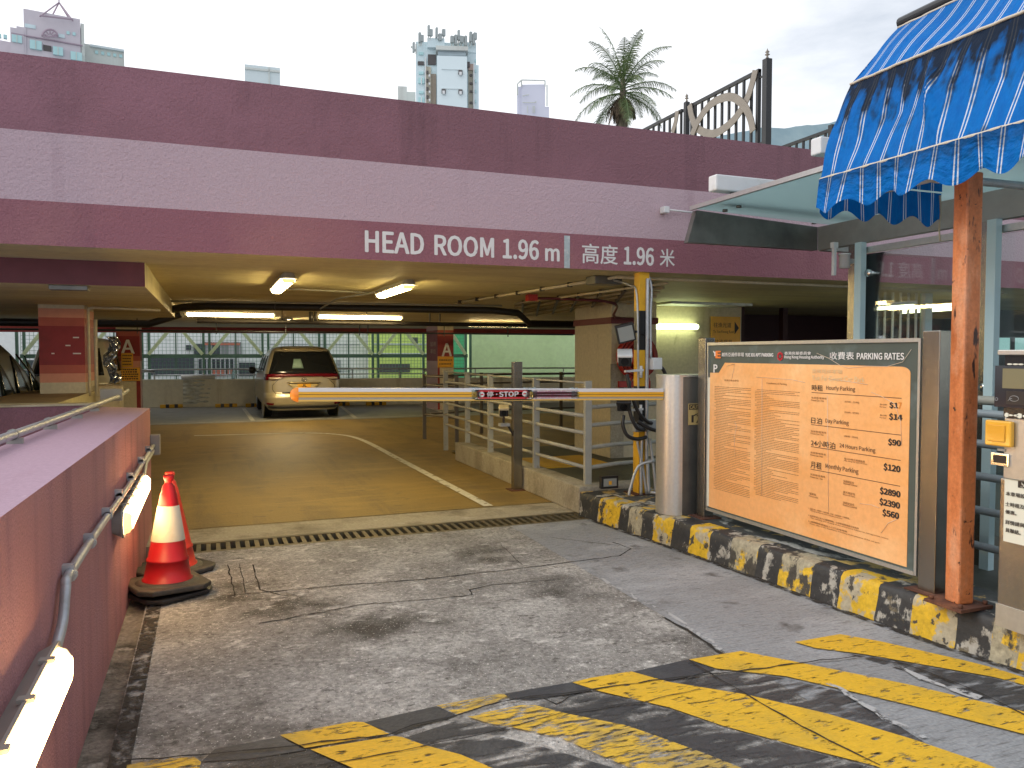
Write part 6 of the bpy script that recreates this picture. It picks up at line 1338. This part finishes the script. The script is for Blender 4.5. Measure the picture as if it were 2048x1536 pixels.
for px, py, dd in ((80, 33, 0), (102, 36, 8), (140, 40, 8), (146, 42, 0)): mb.bar(sk(px, py, Dd+dd), ap, .22)
mb.bar(ap, sk(118, -8, Dd+4), .2); mb.bar(sk(80, 31, Dd), sk(146, 39, Dd), .25); mb.build('roof_frame', bdr, t)
t, blk, q = tower('apartment_tower', 'low grey block just right of the mauve tower', 200, 175, 254, 98, bd4); blk(187, 254, 97, -.6, .1, bd5, 'parapet', 101)
for l2 in (196, 208, 220, 232, 244): blk(l2, l2+6, 108, -.2, .2, bwin, 'window', 114)
t, blk, q = tower('apartment_tower', 'low mauve wing at the left edge of the skyline', 195, -60, 31, 81, bd1)
t, blk, q = tower('apartment_tower', 'small teal roof block above the mauve beam left of centre', 170, 493, 563, 136, bd5); blk(493, 563, 141, -.3, 0, bd4, 'band', 145); blk(540, 542, 136, -.3, 0, bd4, 'joint', 170)
# central tower with antennas
t, blk, q = tower('apartment_tower', 'pale blue tower with rooftop antennas in the centre of the skyline', 150, 833, 953, 90, bd2, depth=14)
blk(856, 890, 82, -1, 3, bd2, 'roof_block', 100); blk(953, 958, 132, 0, 8, bd2, 'side_wing'); blk(933, 953, 88, -.2, 5, bd2, 'side_wing', 108)
blk(875, 934, 116, -2.2, 0, mat('tower_pale_blue', (.70, .80, .83), .8), 'projecting_bay'); blk(873, 936, 96, -2.5, .2, bd4, 'roof_hood', 104)
blk(877, 932, 104, -2.0, .2, mat('louvre', (.24, .30, .33), .7, layers=[((.36,.44,.48), 3, .5, .52, (.05,.05,2))]), 'louvre', 116)
blk(857, 873, 114, -.3, .2, bdd, 'opening', 134); blk(837, 849, 128, -.3, .2, bdd, 'opening', 135); blk(933, 940, 126, -.8, .2, bdd, 'opening', 136)
blk(853, 863, 138, -.6, .2, bdst, 'stained_wall'); blk(863, 873, 152, -.25, .2, mat('tower_brown', (.30, .25, .20), .8), 'stained_wall'); blk(937, 946, 142, -.2, .2, bdst, 'stained_wall'); blk(937, 948, 130, -.5, .2, mat('tower_brick', (.40, .30, .26), .8), 'panel', 142)
for l2, a_ in ((884, 143), (884, 181), (917, 143), (917, 181)):
    if (l2, a_) != (884, 143): o_ = blk(l2, l2+8, a_, -2.5, -2.1, bdd, 'window', a_+8); blk(l2+1.5, l2+6.5, a_+3, -3.0, -2.5, whitem, 'air_conditioner', a_+9)
for a_ in (141, 179): blk(884, 924, a_, -2.35, -2.1, bd5, 'recess_edge', a_+1.5)
for a_ in (160, 198): blk(838, 850, a_, -.3, .2, bwin, 'window', a_+11); blk(843, 845, a_, -.5, -.3, whitem, 'frame', a_+13)
for a_ in (150, 166, 182, 204): blk(940, 945, a_, -.5, .2, bdd, 'window', a_+4)
for a_ in (120, 140, 160, 180, 200): blk(950.5, 952.5, a_, -.3, .2, bwin, 'window', a_+6)
for a_ in (146, 162, 178, 194): blk(854, 858, a_, -.9, -.6, bdd, 'window', a_+6); blk(858.5, 861.5, a_+7, -1.4, -.6, whitem, 'air_conditioner', a_+11)
for a_ in (110, 148, 186): blk(839, 848, a_, -.3, .2, bwin, 'window', a_+5)
blk(851, 853, 120, -.6, -.2, whitem, 'drain_pipe'); blk(947, 949, 128, -.6, .2, whitem, 'drain_pipe')
mb = MB(); mb2 = MB()
for px, p0, p1, w_ in ((838,92,70,.35),(856,82,54,.3),(872,82,60,.3),(886,82,60,.5),(842,92,72,.6),(860,82,60,.6),(879,82,72,.5),(903,94,74,.5),(916,96,62,.3),(922,94,74,.6),(930,94,78,.4),(940,92,68,.4),(949,92,66,.5),(826,98,94,.3),(946,92,74,.4),(910,92,76,.4)):
    a = sk(px, p0, 149); b = sk(px+1.5, p1, 149); mb.bar(a, b, .18); c_ = sk(px+1.2, (p0*.25+p1*.75), 148.6); mb2.obox(c_, (w_*.6, 0, 0), (0, .3, 0), (0, 0, .9 if w_ < .45 else .6))
mb.bar(sk(822, 93, 149), sk(832, 102, 149), .3); mb.bar(sk(832, 88, 149), sk(832, 108, 149), .2)
mb.build('antenna_mast', bd4, t); mb2.build('antenna_panel', mat('antenna_grey', (.34, .38, .38), .6), t)
t, blk, q = tower('apartment_tower', 'low stained concrete block left of the pale blue tower', 152, 797, 832, 186, bd4); blk(797, 815, 176, -.1, 4, bd4, 'roof_block')
t, blk, q = tower('apartment_tower', 'lilac tower with an open roof frame right of centre', 150, 1043, 1090, 172, bd3, depth=8); blk(1034, 1043, 176, .6, 8, bd3, 'side_wing'); blk(1090, 1098, 216, 0, 5, bd3, 'side_wing')
mb = MB()
for a_, b_ in (((1043, 160), (1090, 161)), ((1043, 160), (1043, 173)), ((1090, 161), (1090, 173)), ((1035, 168), (1043, 160)), ((1035, 168), (1035, 190)), ((1094, 170), (1094, 212))): mb.bar(sk(a_[0], a_[1], 149.5), sk(b_[0], b_[1], 149.5), .2)
for a_, b_ in (((1045, 192), (1058, 189)), ((1045, 205), (1072, 205)), ((1072, 205), (1072, 202)), ((1066, 212), (1066, 226)), ((1069, 212), (1069, 226)), ((1055, 212), (1055, 226))): mb.bar(sk(a_[0], a_[1], 149.5), sk(b_[0], b_[1], 149.5), .14)
mb.build('roof_frame', bd4, t)
